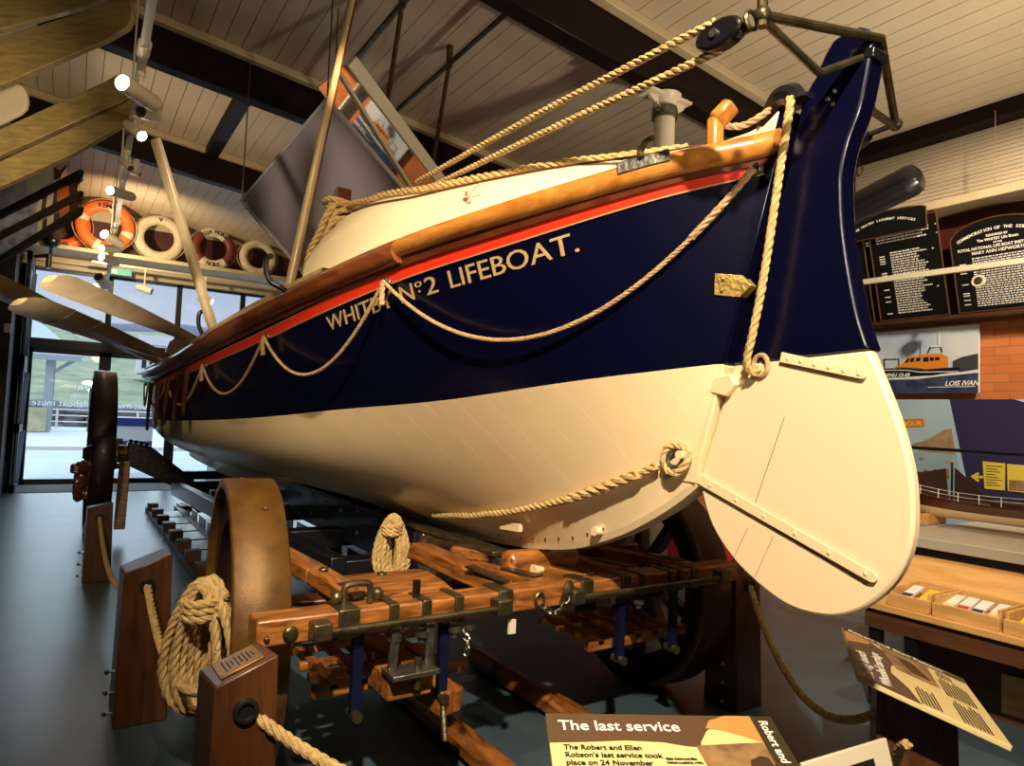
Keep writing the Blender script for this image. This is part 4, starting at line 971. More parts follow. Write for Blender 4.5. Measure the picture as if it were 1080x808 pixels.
m = MB(); m.tube(spline([(.70, 4.75, 2.02), (.675, 4.75, 2.0), (.675, 4.75, 1.93), (.70, 4.75, 1.87)], 6), .013, 8); m.build('iron_crutch', m_black, boat)
# ------------------------------------------------------------------ overhead mirrors
def onplane(p0, n, pts): return pts
mlp = [V((1.251, 6.691, 3.344)), V((1.443, 4.837, 3.669)), V((2.03, 4.56, 2.98)), V((1.83, 6.43, 2.66))]
mr = thing('overhead_mirror', 'large acrylic mirror sheet with a painted lilac reflection, tilted above the boat behind the pole', 'mirror', mlp[0], 'tilted mirrors above the boat')
nn = (mlp[1] - mlp[0]).cross(mlp[3] - mlp[0]).normalized(); nn = nn if nn.z > 0 else -nn
MB().prism(mlp, nn * .012).build('mirror_sheet', m_mirror, mr)
m = MB()
for a, b in ((0, 1), (1, 2), (2, 3), (3, 0)): m.bar(mlp[a], mlp[b], .022, .03, nn)
m.build('edge_frame', m_steelb, mr)
for q_ in mlp[:2]: MB().cyl(q_, (q_.x, q_.y, cz(q_.x)), .006, 6).build('hanging_wire', m_steel, mr)
P2 = [(1.408, 4.947, 3.793), (1.622, 4.897, 4.044), (2.975, 5.746, 3.509), (2.531, 5.735, 3.198)]
P2 = [V(p) for p in P2]
mr = thing('overhead_mirror', 'narrow mirror with a cream edge bar hanging above the boat, right of the lilac sheet', 'mirror', P2[1], 'tilted mirrors above the boat')
nn = (P2[1] - P2[0]).cross(P2[3] - P2[0]).normalized(); nn = nn if nn.y > 0 else -nn
MB().prism(P2, nn * .012).build('mirror_sheet', m_mirror2, mr)
MB().bar(P2[1], P2[2], .10, .045, nn).build('cream_edge_bar', m_offw, mr, bevel=.004)
m = MB(); m.tube([P2[0].lerp(P2[1], .6) - nn * .02, P2[3].lerp(P2[2], .35) - nn * .03], .014, 8); m.build('hanging_wire', m_offw, mr)
m = MB(); m.tube([P2[0].lerp(P2[1], .5), P2[0].lerp(P2[1], .5) + V((0, 0, .5))], .006, 6); m.build('hanging_wire', m_steel, mr)
# black ceiling rods
for k, (x, y0, y1, sx) in enumerate(((1.93, 3.0, 6.4, .2), (2.57, 3.45, 6.4, .25))):
    z = cz(x) - .16; r_ = tag(MB().cyl((x, y0, z), (x, y1, z), .022, 10).build('ceiling_rod', m_iron), ('left' if k == 0 else 'right') + ' dark iron rod slung below the ceiling boards', 'rod', 'dark ceiling rods')
    MB().cyl((x, y0 + 1.7, z), (x + sx, y0 + 2.5, z - .75), .02, 8).build('diagonal_strut', m_iron, r_)
    MB().cyl((x, y0 + 1.7, z - .03), (x, y0 + 1.7, cz(x)), .03, 8).build('hanger', m_iron, r_)
# ------------------------------------------------------------------ lighting tracks and spotlights
t0_, t1_ = V((0.216, 3.335, 3.400)), V((0.428, 12.966, 3.400))
trk = tag(MB().bar(t0_, t1_, .045, .045).build('lighting_track', m_steelb), 'pale lighting track running down the hall on the left', 'lighting track')
for k in (.06, .3, .52, .74, .95): q_ = t0_.lerp(t1_, k); MB().cyl(q_, (q_.x, q_.y, cz(q_.x)), .008, 6).build('hanging_rod', m_steelb, trk)
for k in (.1, .17, .24, .32, .42, .55, .7, .84): q_ = t0_.lerp(t1_, k); MB().cyl(q_ - V((0, .07, 0)), q_ + V((0, .07, 0)), .036, 10).build('track_adaptor', m_offw, trk)
trk2 = tag(MB().box(.2, 4.0, 13.30, 13.335, 3.74, 3.775).build('lighting_track', m_steelb), 'pale lighting track running across in front of the upper windows', 'lighting track')
def lamp(p, d, L, r, label, lit=True, up_z=None, e=0, ang=50):
    p, d = V(p), V(d).normalized(); t = thing('spotlight', label, 'spotlight', p, 'spotlights on the tracks')
    a = p - d * L / 2; b = p + d * L / 2
    m = MB(); m.lathe([(0, 0), (0, r * .8), (.03, r), (L, r), (L, r * .86), (L - .05, r * .8)], a, d, 24); m.build('lamp_body', m_offw, t, angle=50)
    MB().lathe([(L - .004, 0), (L - .004, r * .84)], a, d, 24).build('lamp_face', m_lamp if lit else m_steel, t)
    z = up_z if up_z else 4.0
    m = MB(); m.cyl(p, (p.x, p.y, z), .012, 8); m.cyl((p.x, p.y, z), (p.x, p.y, z - .05), .025, 10); m.build('arm', m_offw, t)
    if lit and e: 
        l = bpy.data.lights.new('spotlight_beam', 'SPOT'); l.energy = e; l.spot_size = radians(ang); l.spot_blend = .6; l.shadow_soft_size = .05; l.color = (1, .74, .42)
        o = bpy.data.objects.new('spotlight_beam', l); COL.objects.link(o); o.location = b + d * .02; o.rotation_euler = d.to_track_quat('-Z', 'Y').to_euler()
    return t
lamp((0.248, 4.567, 3.244), (-0.197, -0.240, -0.014), 0.311, 0.051, 'largest lit spotlight, its bright face turned to the left', True, 3.4)
lamp((0.327, 4.921, 3.269), (-0.114, -0.240, -0.081), 0.278, 0.037, 'unlit cream spotlight just below the largest lit one', False, 3.4)
lamp((0.270, 5.282, 3.275), (0.089, -0.120, -0.103), 0.181, 0.039, 'lit spotlight pointing down to the right under the unlit one', True, 3.4)
lamp((0.269, 6.063, 3.272), (0.063, -0.120, -0.096), 0.166, 0.030, 'unlit spotlight halfway along the track', False, 3.4)
lamp((0.351, 6.311, 3.291), (0.062, -0.120, -0.044), 0.142, 0.023, 'small unlit spotlight beside the one halfway along the track', False, 3.4)
lamp((0.289, 6.907, 3.258), (-0.187, -0.240, -0.043), 0.307, 0.042, 'lit spotlight above the orange lifebuoy', True, 3.4)
lamp((0.321, 8.920, 3.262), (-0.182, -0.240, 0.039), 0.304, 0.054, 'lit spotlight in front of the orange lifebuoy, upper of three', True, 3.4)
lamp((0.329, 9.488, 3.264), (-0.205, -0.240, -0.069), 0.323, 0.046, 'lit spotlight in front of the shelf edge, middle of three', True, 3.4)
lamp((0.349, 10.271, 3.266), (-0.193, -0.240, 0.014), 0.308, 0.049, 'lit spotlight under the shelf edge, lowest of three', True, 3.4)
lamp((0.339, 12.133, 3.262), (-0.115, -0.240, 0.094), 0.282, 0.073, 'unlit black-ended spotlight at the far end of the track', False, 3.4)
lamp((0.993, 13.300, 3.400), (.8, -.35, -.25), .26, .06, 'cream spotlight on the cross track, the left one against the sky', False, 3.75)
lamp((1.965, 13.300, 3.345), (.8, -.35, -.25), .26, .06, 'pale lit spotlight on the cross track beside the standing oar', True, 3.75)
# ------------------------------------------------------------------ lifebuoys on the shelf over the doors
def buoy(label, c, R, mt, name, top=None, bot=None, bands=None, n_mat=None):
    c = V(c); t = thing('lifebuoy', label, 'lifebuoy', (c.x, c.y, c.z - R), 'lifebuoys on the shelf'); r = R * .215; Rm = R - r
    B = MB(); B.lathe([(r * .8 * sin(a), Rm + r * cos(a)) for a in [2 * pi * k / 18 for k in range(18)]], c, (0, 1, 0), 56, True); ring = B.build('ring', mt, t)
    if bands:
        for k in range(4 if bands != 'q' else 2):
            hw = .13 if bands != 'q' else .72; a0 = (pi / 4 + k * pi / 2 + bands) if bands != 'q' else pi / 2 + k * pi; m = MB(); rows = []; nj = 6 if hw < .2 else 22
            for j in range(nj):
                a = a0 - hw + 2 * hw * j / (nj - 1); rows.append([c + V((cos(a), 0, sin(a))) * (Rm + (r + .006) * cos(q)) + V((0, (r * .8 + .006) * sin(q), 0)) for q in [2 * pi * i / 16 for i in range(16)]])
            m.grid(rows, True); m.build('pale_band', m_buoyw, ring)
    for body, s_ in ((top, 1), (bot, -1)):
        if not body: continue
        m = MB(); n = len(body)
        for i, ch in enumerate(body):
            if ch == ' ': continue
            a = pi / 2 * s_ - s_ * (i - (n - 1) / 2) * .19; tb = text_mb(ch, r * 1.15, 'CENTER', thick=.003)
            px = V((cos(a), 0, sin(a))); y_ = px * s_; x_ = V((sin(a), 0, -cos(a))) * s_
            tb.move(frame(c + px * (Rm - s_ * r * .42) + V((0, -r * .8 - .011, 0)), x_, y_)); m.add(tb.v, tb.f)
        m.build('lettering', m_ink, ring)
    m = MB()
    for k in range(4):
        a0 = pi / 4 + k * pi / 2; m.tube(spline([c + V((cos(a), 0, sin(a))) * (R + .01 + .025 * sin(pi * j / 6)) + V((0, .02, 0)) for j, a in enumerate([a0 + j * pi / 12 for j in range(7)])], 4), .008, 6)
    m.build('grab_line', m_ropedk, t)
    return t
buoy('orange lifebuoy with pale bands, half hidden behind the picture rack', (-.27, 13.62, 4.36), .43, m_oran, '', None, 'REMA', .3)
buoy('orange lifebuoy with pale bands and black letters, in full view over the doors', (.35, 13.22, 4.36), .43, m_oran, '', 'REMA', None, .5)
buoy('white lifebuoy with a narrow black mark, third from the left on the shelf', (1.18, 13.4, 4.34), .41, m_buoyw, '', 'V')
buoy('maroon and white quartered lifebuoy lettered above and below, right of the standing oar', (2.07, 13.4, 4.31), .38, m_maroon, '', 'GIA NORE', 'NORE', 'q')
buoy('smallest plain white lifebuoy at the right end of the shelf', (2.86, 13.4, 4.27), .34, m_buoyw, '')
ex = tag(MB().box(.45, .80, 13.50, 13.54, 3.62, 3.74).build('exit_sign', mat('turquoise_sign', (.12, .50, .46), .5), bevel=.004), 'small turquoise exit sign hanging under the shelf', 'sign')
MB().add([(.50, 13.497, 3.64), (.58, 13.497, 3.64), (.58, 13.497, 3.71), (.50, 13.497, 3.71)], [(0, 1, 2, 3)]).build('white_symbol', m_white, ex)
m = MB(); m.cyl((-.36, 13.0, 4.02), (-.36, 13.0, 3.72), .025, 8); m.sphere((-.36, 13.0, 3.95), .12, 12, 8); m.cyl((-.36, 13.05, 3.72), (-.62, 13.1, 3.66), .03, 8); m.cyl((-.38, 13.0, 3.72), (-.38, 13.0, 3.5), .04, 10)
tag(m.build('bracket_lamp', m_black), 'black bracket lamp on the shelf end at the left', 'lamp')
# ------------------------------------------------------------------ long boards hanging at the upper left
def slab(name, label, pts, th, mt, edge=True, group=None):
    P = [V(p) for p in pts]; n = V((.55, .83, .05)); n.normalize()
    o = MB().prism(P, n * th).build(name, mt, bevel=.006); tag(o, label, 'board' if name != 'oar' else 'oar', group); return o
slab('hanging_board', 'topmost of the long khaki boards hanging at the upper left corner', [(-1.657, 6.604, 4.551), (0.177, 5.395, 4.839), (0.202, 5.410, 4.346), (0.162, 5.441, 4.278), (0.053, 5.515, 4.232), (-0.559, 5.927, 3.996), (-1.597, 6.627, 3.593)], 0.05, m_boardkh, True, 'long boards hanging at upper left')
slab('hanging_board', 'second long khaki board from the top, its end against the ceiling beam', [(-1.593, 6.628, 3.540), (-0.556, 5.928, 3.943), (0.055, 5.515, 4.206), (0.174, 5.434, 4.258), (0.205, 5.417, 4.213), (0.212, 5.419, 4.107), (0.188, 5.439, 4.045), (0.070, 5.521, 3.953), (-0.534, 5.936, 3.604), (-1.560, 6.640, 3.021)], 0.05, m_boardkh, True, 'long boards hanging at upper left')
slab('hanging_board', 'third long khaki board from the top, just above the lowest one', [(-1.542, 6.647, 2.722), (-0.515, 5.943, 3.298), (0.089, 5.528, 3.667), (0.153, 5.483, 3.717), (0.192, 5.458, 3.705), (0.219, 5.445, 3.640), (0.225, 5.447, 3.547), (-0.503, 5.948, 3.112), (-1.528, 6.652, 2.516)], 0.05, m_boardkh, True, 'long boards hanging at upper left')
slab('hanging_board', 'lowest long khaki board with a rounded end, above the picture rack', [(-1.526, 6.653, 2.469), (-0.501, 5.949, 3.072), (0.167, 5.488, 3.491), (0.236, 5.440, 3.547), (0.255, 5.430, 3.515), (0.249, 5.439, 3.435), (0.208, 5.469, 3.366), (-0.085, 5.675, 3.138), (-0.489, 5.953, 2.892), (-1.514, 6.658, 2.289)], 0.05, m_boardkh, True, 'long boards hanging at upper left')
slab('oar', 'pale rounded oar blade end between the hanging boards at the left edge', [(-1.298, 6.906, 3.666), (-0.578, 6.431, 3.780), (-0.477, 6.364, 3.807), (-0.433, 6.337, 3.787), (-0.406, 6.322, 3.738), (-0.395, 6.320, 3.666), (-0.404, 6.329, 3.615), (-0.444, 6.357, 3.570), (-0.560, 6.438, 3.492), (-1.272, 6.916, 3.248)], 0.03, m_offw, True, None)
pr = thing('picture_rack', 'rack of three slanting glazed pictures between dark bars at the left edge', 'picture rack', (-0.385, 7.311, 3.001))
m_pblue = mat('picture_lilac', (.40, .40, .58), .15, c2=(.60, .60, .70), vscale=9); m_pland = mat('picture_pale', (.55, .58, .54), .15, c2=(.75, .70, .58), vscale=7); m_pdark = mat('picture_slate', (.20, .19, .28), .15, c2=(.46, .45, .58), vscale=14); m_pred = mat('picture_orange', (.65, .16, .05), .2); m_pbr = mat('picture_brown', (.10, .06, .03), .2)
MB().prism([V(p) for p in [(-0.881, 7.627, 3.111), (-0.234, 7.182, 3.492), (-0.224, 7.185, 3.334), (-0.866, 7.632, 2.869)]], V((.55, .83, .05)).normalized() * 0.02).build('picture_panel', m_pland, pr)
MB().prism([V(p) for p in [(-0.879, 7.608, 3.106), (-0.422, 7.293, 3.378), (-0.410, 7.297, 3.195), (-0.864, 7.613, 2.866)]], V((.55, .83, .05)).normalized() * 0.004).build('picture_print', m_pblue, pr)
MB().prism([V(p) for p in [(-0.860, 7.634, 2.778), (-0.105, 7.108, 3.331), (-0.097, 7.111, 3.198), (-0.856, 7.636, 2.703)]], V((.55, .83, .05)).normalized() * 0.02).build('picture_panel', m_pdark, pr)
MB().prism([V(p) for p in [(-0.849, 7.639, 2.603), (-0.086, 7.108, 3.140), (-0.082, 7.110, 3.074), (-0.240, 7.222, 2.924), (-0.841, 7.641, 2.479)]], V((.55, .83, .05)).normalized() * 0.02).build('picture_panel', m_pdark, pr)
MB().prism([V(p) for p in [(-0.324, 7.244, 3.148), (-0.290, 7.221, 3.172), (-0.298, 7.232, 3.071), (-0.331, 7.255, 3.049)]], V((.55, .83, .05)).normalized() * 0.004).build('picture_print', m_offw, pr)
MB().prism([V(p) for p in [(-0.312, 7.249, 2.959), (-0.278, 7.225, 2.982), (-0.279, 7.232, 2.890), (-0.313, 7.255, 2.867)]], V((.55, .83, .05)).normalized() * 0.004).build('picture_print', m_offw, pr)
MB().prism([V(p) for p in [(-0.290, 7.221, 3.172), (-0.257, 7.198, 3.197), (-0.264, 7.209, 3.093), (-0.298, 7.232, 3.071)]], V((.55, .83, .05)).normalized() * 0.004).build('picture_print', m_pbr, pr)
MB().prism([V(p) for p in [(-0.278, 7.225, 2.982), (-0.245, 7.202, 3.006), (-0.246, 7.209, 2.912), (-0.279, 7.232, 2.890)]], V((.55, .83, .05)).normalized() * 0.004).build('picture_print', m_pbr, pr)
MB().prism([V(p) for p in [(-0.257, 7.198, 3.197), (-0.210, 7.165, 3.231), (-0.217, 7.177, 3.124), (-0.264, 7.209, 3.093)]], V((.55, .83, .05)).normalized() * 0.004).build('picture_print', m_offw, pr)
MB().prism([V(p) for p in [(-0.245, 7.202, 3.006), (-0.198, 7.170, 3.039), (-0.199, 7.176, 2.943), (-0.246, 7.209, 2.912)]], V((.55, .83, .05)).normalized() * 0.004).build('picture_print', m_offw, pr)
MB().prism([V(p) for p in [(-0.210, 7.165, 3.231), (-0.177, 7.142, 3.256), (-0.184, 7.154, 3.145), (-0.217, 7.177, 3.124)]], V((.55, .83, .05)).normalized() * 0.004).build('picture_print', m_pbr, pr)
MB().prism([V(p) for p in [(-0.198, 7.170, 3.039), (-0.165, 7.146, 3.062), (-0.166, 7.153, 2.966), (-0.199, 7.176, 2.943)]], V((.55, .83, .05)).normalized() * 0.004).build('picture_print', m_pbr, pr)
MB().prism([V(p) for p in [(-0.190, 7.151, 3.247), (-0.111, 7.095, 3.309), (-0.104, 7.098, 3.202), (-0.184, 7.154, 3.140)]], V((.55, .83, .05)).normalized() * 0.004).build('picture_print', m_pred, pr)
MB().prism([V(p) for p in [(-0.166, 7.146, 3.074), (-0.092, 7.095, 3.127), (-0.088, 7.096, 3.069), (-0.134, 7.129, 3.017)]], V((.55, .83, .05)).normalized() * 0.004).build('picture_print', m_pred, pr)
MB().prism([V(p) for p in [(-0.882, 7.587, 3.185), (-0.223, 7.135, 3.548), (-0.190, 7.112, 3.566), (-0.200, 7.122, 3.508), (-0.880, 7.587, 3.152)]], V((.55, .83, .05)).normalized() * 0.05).build('dark_bar', m_boarddk, pr)
MB().prism([V(p) for p in [(-0.862, 7.594, 2.866), (-0.062, 7.039, 3.419), (-0.028, 7.016, 3.437), (-0.037, 7.027, 3.354), (-0.858, 7.595, 2.808)]], V((.55, .83, .05)).normalized() * 0.05).build('dark_bar', m_boarddk, pr)
MB().prism([V(p) for p in [(-0.850, 7.598, 2.680), (-0.050, 7.043, 3.233), (-0.017, 7.020, 3.251), (-0.026, 7.031, 3.176), (-0.847, 7.600, 2.630)]], V((.55, .83, .05)).normalized() * 0.05).build('dark_bar', m_boarddk, pr)
MB().prism([V(p) for p in [(-0.835, 7.604, 2.436), (-0.042, 7.046, 3.096), (-0.008, 7.023, 3.115), (-0.018, 7.034, 3.048), (-0.832, 7.605, 2.395)]], V((.55, .83, .05)).normalized() * 0.05).build('dark_bar', m_boarddk, pr)
MB().prism([V(p) for p in [(-0.225, 7.166, 3.455), (-0.181, 7.139, 3.424), (-0.142, 7.111, 3.476), (-0.173, 7.135, 3.408), (-0.184, 7.145, 3.357), (-0.217, 7.169, 3.339)]], V((.55, .83, .05)).normalized() * 0.02).build('notched_end', m_dkwood, pr)
MB().prism([V(p) for p in [(-0.106, 7.096, 3.345), (-0.060, 7.063, 3.397), (-0.016, 7.037, 3.357), (-0.055, 7.065, 3.314), (-0.059, 7.071, 3.264), (-0.037, 7.057, 3.248), (-0.005, 7.041, 3.191), (-0.045, 7.069, 3.148), (-0.041, 7.070, 3.098), (-0.081, 7.098, 3.063)]], V((.55, .83, .05)).normalized() * 0.03).build('notched_end', m_dkwood, pr)
# ------------------------------------------------------------------ the wall on the right
def wallpoly(pts, x, name, mt, parent, th=.003):
    return MB().prism([(x, y, z) for y, z in pts], (th, 0, 0)).build(name, mt, parent)
def wtext(body, y, z, size, x, mt, parent, name='lettering', shear=0, bold=.0, align='LEFT', rot=0):
    tb = text_mb(body, size, align, shear, bold, .0008); c, s = cos(rot), sin(rot)
    tb.v = [V((p.x * c - p.y * s, p.x * s + p.y * c, p.z)) for p in tb.v]
    return tb.move(frame((x, y, z), (0, -1, 0), (0, 0, 1))).build(name, mt, parent)
# rail and disc lamp
rl = tag(MB().bar((6.0, 4.6, 2.80), (6.0, 1.0, 2.74), .035, .045).build('wall_rail', m_offw), 'pale steel lighting rail running in front of the service boards', 'rail')
m = MB(); m.cyl((6.0, 2.49, 2.76), (6.0, 2.49, 2.70), .01, 8); m.build('stem', m_steel, rl)
dl_ = thing('disc_lamp', 'small round pale lamp under the rail in front of the arched board', 'lamp', (6.0, 2.49, 2.66)); m = MB(); m.lathe([(-.02, 0), (-.02, .035), (.0, .048), (.02, .048), (.02, 0)], (5.99, 2.49, 2.645), (-1, 0, .1), 24); m.build('lamp_body', m_offw, dl_)
MB().lathe([(.021, 0), (.021, .032)], (5.99, 2.49, 2.645), (-1, 0, .1), 20).build('lamp_face', m_steel, dl_)
# black service boards leaning out from the wall
def board(label, yl, yr, h, arched, rows, x0=6.42, x1=6.2, z0=2.475):
    up_ = V((x1 - x0, 0, .74)).normalized(); F_ = frame((x0, yl, z0), (0, -1, 0), up_); w = yl - yr
    t = thing('service_board', label, 'board', (x0, (yl + yr) / 2, z0), 'black service boards')
    if arched:
        P = [(0, 0), (w, 0), (w, h * .80)] + [(w / 2 + w * .5 * cos(a), h * .80 + h * .2 * sin(a)) for a in [pi * k / 24 for k in range(1, 24)]] + [(0, h * .80)]
    else: P = [(0, 0), (w, 0), (w, h), (0, h)]
    MB().prism([(x, y, -.02) for x, y in P], (0, 0, .02)).move(F_).build('panel', m_blackbd, t, bevel=.003)
    m = MB()
    for k in range(len(P)):
        a, b = P[k], P[(k + 1) % len(P)]; m.tube([(a[0], a[1], 0), (b[0], b[1], 0)], .008, 6)
    m.move(F_).build('moulding', m_walnut, t)
    return t, F_, w
def lines(F_, parent, x0, x1, y0, y1, n, seed, jitter=.3):
    R_ = random.Random(seed); m = MB(); dy = (y0 - y1) / n
    for i in range(n):
        y = y0 - i * dy; x = x0; end = x1 - R_.random() * (x1 - x0) * jitter
        while x < end:
            L = R_.uniform(.008, .034); m.box(x, min(x + L, end), y - dy * .25, y + dy * .25, .001, .0016); x += L + .007
        if R_.random() < .5: m.box(x0 - .10, x0 - .05, y - dy * .22, y + dy * .22, .001, .0016)
        if R_.random() < .25: m.box(x1 + .03, x1 + .045, y - dy * .22, y + dy * .22, .001, .0016)
    m.move(F_).build('gilt_text_lines', m_wink, parent)
t, F_, w = board('flat-topped black service board, the leftmost, half hidden by the rudder', 4.15, 3.56, .86, False, 0)
lines(F_, t, .15, w - .12, .60, .06, 20, 3, .5)
t, F_, w = board('flat-topped black service board full of pale text, left of the arched one', 3.50, 2.90, .90, False, 0)
lines(F_, t, .17, w - .10, .62, .04, 26, 5, .35); lines(F_, t, .06, w - .05, .80, .70, 4, 8, .2)
t, F_, w = board('arched black service board headed commemoration of the services', 2.82, 2.12, .76, True, 0)
def arc_text(s, F_, parent, cx, cy, R, size, step):
    m = MB(); n = len(s)
    for i, ch in enumerate(s):
        if ch == ' ': continue
        a = pi / 2 - (i - (n - 1) / 2) * step; tb = text_mb(ch, size, 'CENTER', thick=.0008)
        tb.move(frame((cx + R * cos(a), cy + R * sin(a), .001), (sin(a), -cos(a), 0), (cos(a), sin(a), 0))); m.add(tb.v, tb.f)
    m.move(F_).build('lettering', m_wink, parent)
arc_text('COMMEMORATION OF THE SERVICES', F_, t, w / 2, .02, .64, .034, .0325)
for s, y, sz in (('RENDERED BY', .612, .024), ('The WHITBY Life Boats', .578, .03), ('OF THE', .553, .018), ('ROYAL NATIONAL LIFE BOAT INSTITUTION', .518, .033), ('MARY ANN HEPWORTH', .48, .036)):
    tb = text_mb(s, sz, 'CENTER', thick=.0008); tb.v = [V((w / 2 + p.x * (.92 if len(s) > 30 else 1), y + p.y, .001 + p.z)) for p in tb.v]; tb.move(F_).build('lettering', m_wink, t)
lines(F_, t, .15, w - .06, .45, .03, 22, 11, .3)
t, F_, w = board('small dark arched board high up, partly behind the black spar', 3.70, 2.96, .22, True, 0, 6.14, 6.05, 3.21)
arc_text('THE WHITBY LIFEBOAT SERVICES', F_, t, w / 2, -.50, .64, .028, .032)
# black spar stowed on the cornice
a, b = V((5.500, 3.523, 3.226)), V((5.600, 2.815, 3.463)); d = (b - a).normalized()
sp = tag(MB().tube([a - d * 1.2, a, b - d * .05, b, b + d * .05, b + d * .075, b + d * .085], [.12, .125, .13, .128, .11, .06, .005], 24).build('spar', m_black), 'thick glossy black spar with a rounded end beside the cornice', 'spar')
m = MB(); m.tube([V((6.3, 3.66, 4.06)), V((6.3, 3.66, 4.0))], .006, 6); m.tube([V((6.3, 3.66 + .03 * cos(q), 3.95 + .05 * sin(q))) for q in [2 * pi * k / 16 for k in range(16)]], .008, 6, closed=True)
tag(m.build('hook', m_dkwood), 'small dark hanging hook below the wall beam beside the rudder', 'hook')
tag(MB().cyl((6.24, 2.48, 4.1), (6.24, 2.48, 3.5), .003, 6).build('cord', m_ropedk), 'thin cord hanging down the cream board wall', 'cord')
# photograph of a modern lifeboat
ph = thing('photograph', 'unframed photograph of an orange and navy motor lifeboat at sea', 'picture', (6.45, 3.14, 1.785)); W_, H_ = .93, .585
px_ = lambda x, y: (3.612 - (x - 45) / 960 * W_, 2.372 - (y - 75) / 585 * H_)
MB().box(6.44, 6.47, 3.612 - W_, 3.612, 2.372 - H_, 2.372).build('print', mat('print_sky', (.42, .52, .68), .35, c2=(.66, .70, .74), vscale=2), ph)
pp = lambda pts, x, name, mt: wallpoly([px_(*q) for q in pts], x, name, mt, ph, .0006)
m_sea = mat('print_sea', (.02, .035, .09), .35, c2=(.06, .08, .15), vscale=12); m_or = mat('print_orange', (.72, .25, .03), .35); m_pn = mat('print_navy', (.008, .008, .03), .35)
pp([(45, 470), (1005, 445), (1005, 660), (45, 660)], 6.439, 'sea', m_sea)
pp([(800, 450), (800, 380), (870, 350), (1005, 325), (1005, 450)], 6.438, 'headland', mat('print_hill', (.05, .05, .06), .4))
pp([(180, 505), (860, 480), (1005, 460), (1005, 490), (700, 510), (500, 530), (200, 530)], 6.4375, 'wake', m_white)
pp([(150, 420), (400, 425), (520, 440), (860, 435), (860, 470), (640, 500), (185, 512)], 6.4365, 'boat_hull', m_pn)
pp([(165, 433), (400, 440), (520, 462), (850, 470), (850, 478), (520, 472), (400, 450), (165, 441)], 6.436, 'pale_stripe', m_offw)
pp([(300, 405), (350, 390), (410, 330), (520, 310), (700, 308), (760, 340), (765, 435), (560, 445), (480, 425), (300, 415)], 6.4355, 'cabin', m_or)
for q in ([(375, 378), (415, 335), (430, 335), (410, 375)], [(425, 372), (440, 335), (470, 335), (460, 372)], [(480, 368), (490, 335), (530, 335), (520, 368)], [(545, 375), (550, 335), (595, 335), (595, 375)], [(605, 370), (608, 338), (640, 338), (640, 370)], [(650, 368), (652, 338), (690, 340), (690, 368)]): pp(q, 6.435, 'cabin_window', m_pn)
pp([(580, 305), (605, 245), (705, 240), (715, 300), (705, 300), (697, 250), (612, 255), (590, 305)], 6.4352, 'mast_frame', m_pn); pp([(615, 235), (705, 232), (705, 250), (615, 250)], 6.4349, 'radar', m_white); pp([(672, 230), (680, 110), (690, 100), (698, 230)], 6.4351, 'mast', m_white)
pp([(520, 310), (520, 200), (524, 200), (524, 310)], 6.4352, 'aerial', m_pn)
pp([(185, 410), (180, 330), (330, 335), (330, 400), (322, 400), (322, 343), (190, 338), (195, 410)], 6.4352, 'bow_rail', m_pn)
y, z = px_(735, 595); wtext('LOIS IVAN', y, z, .058, 6.4345, m_wink, ph, shear=.3, bold=.0015)
y, z = px_(205, 500); wtext('RNLI 13-49', y, z, .045, 6.4345, m_wink, ph, shear=.3, bold=.0015, rot=-.02)
pp([(590, 603), (985, 603), (985, 608), (590, 608)], 6.4345, 'white_rule', m_wink)
# harbour display panel
hb_ = thing('harbour_display', 'large navy and pale blue printed harbour display panel on the brick wall', 'display panel', (6.45, 2.7, .5))
MB().box(6.44, 6.48, 1.2, 3.62, .45, 1.732).build('panel', mat('panel_navy', (.030, .026, .085), .4), hb_)
hp_ = lambda pts, x, name, mt: wallpoly(pts, x, name, mt, hb_, .0006)
m_pb = mat('panel_sky', (.34, .50, .66), .4, c2=(.46, .60, .68), vscale=1.5)
hp_([(3.62, 1.732), (2.906, 1.732), (2.72, .80), (2.72, .45), (3.62, .45)], 6.439, 'picture_area', m_pb)
hp_([(2.42, 1.732), (2.33, 1.70), (2.2, 1.55), (1.9, 1.4), (1.9, 1.732)], 6.439, 'pale_corner', m_pb)
hp_([(3.302, 1.251), (2.846, 1.257), (2.831, 1.190), (2.787, 0.934), (3.299, 0.877)], 6.4382, 'sea', mat('panel_sea', (.26, .40, .50), .4, c2=(.34, .48, .54), vscale=5))
hp_([(3.274, 1.295), (3.183, 1.341), (3.140, 1.349), (3.047, 1.397), (2.936, 1.470), (2.889, 1.478), (2.852, 1.257), (2.935, 1.259), (3.140, 1.268), (3.199, 1.290)], 6.4374, 'rocky_headland', mat('panel_rock', (.30, .19, .10), .6, c2=(.44, .31, .18), vscale=16))
hp_([(3.508, 1.540), (3.119, 1.559), (3.112, 1.490), (3.507, 1.459)], 6.437, 'orange_label', mat('panel_orange', (.75, .14, .02), .4))
hp_([(3.509, 1.621), (3.397, 1.623), (3.396, 1.546), (3.508, 1.540)], 6.437, 'orange_label', bpy.data.materials['panel_orange'])
hp_([(3.166, 1.198), (3.134, 1.217), (3.102, 1.203), (3.134, 1.181)], 6.437, 'small_rock', bpy.data.materials['panel_rock'])
hp_([(2.944, 1.184), (2.899, 1.201), (2.860, 1.188), (2.899, 1.172)], 6.437, 'small_rock', bpy.data.materials['panel_rock'])
hp_([(3.170, 1.016), (3.127, 1.025), (3.075, 1.014), (2.943, 1.042), (2.973, 0.991), (3.075, 0.970), (3.153, 0.984)], 6.437, 'yellow_rowing_boat', mat('panel_yellow', (.72, .56, .08), .4))
hp_([(3.116, 1.015), (3.119, 1.070), (3.115, 1.105), (3.096, 1.116), (3.078, 1.106), (3.079, 1.073), (3.073, 1.025)], 6.4364, 'drawn_rower', m_sepia)
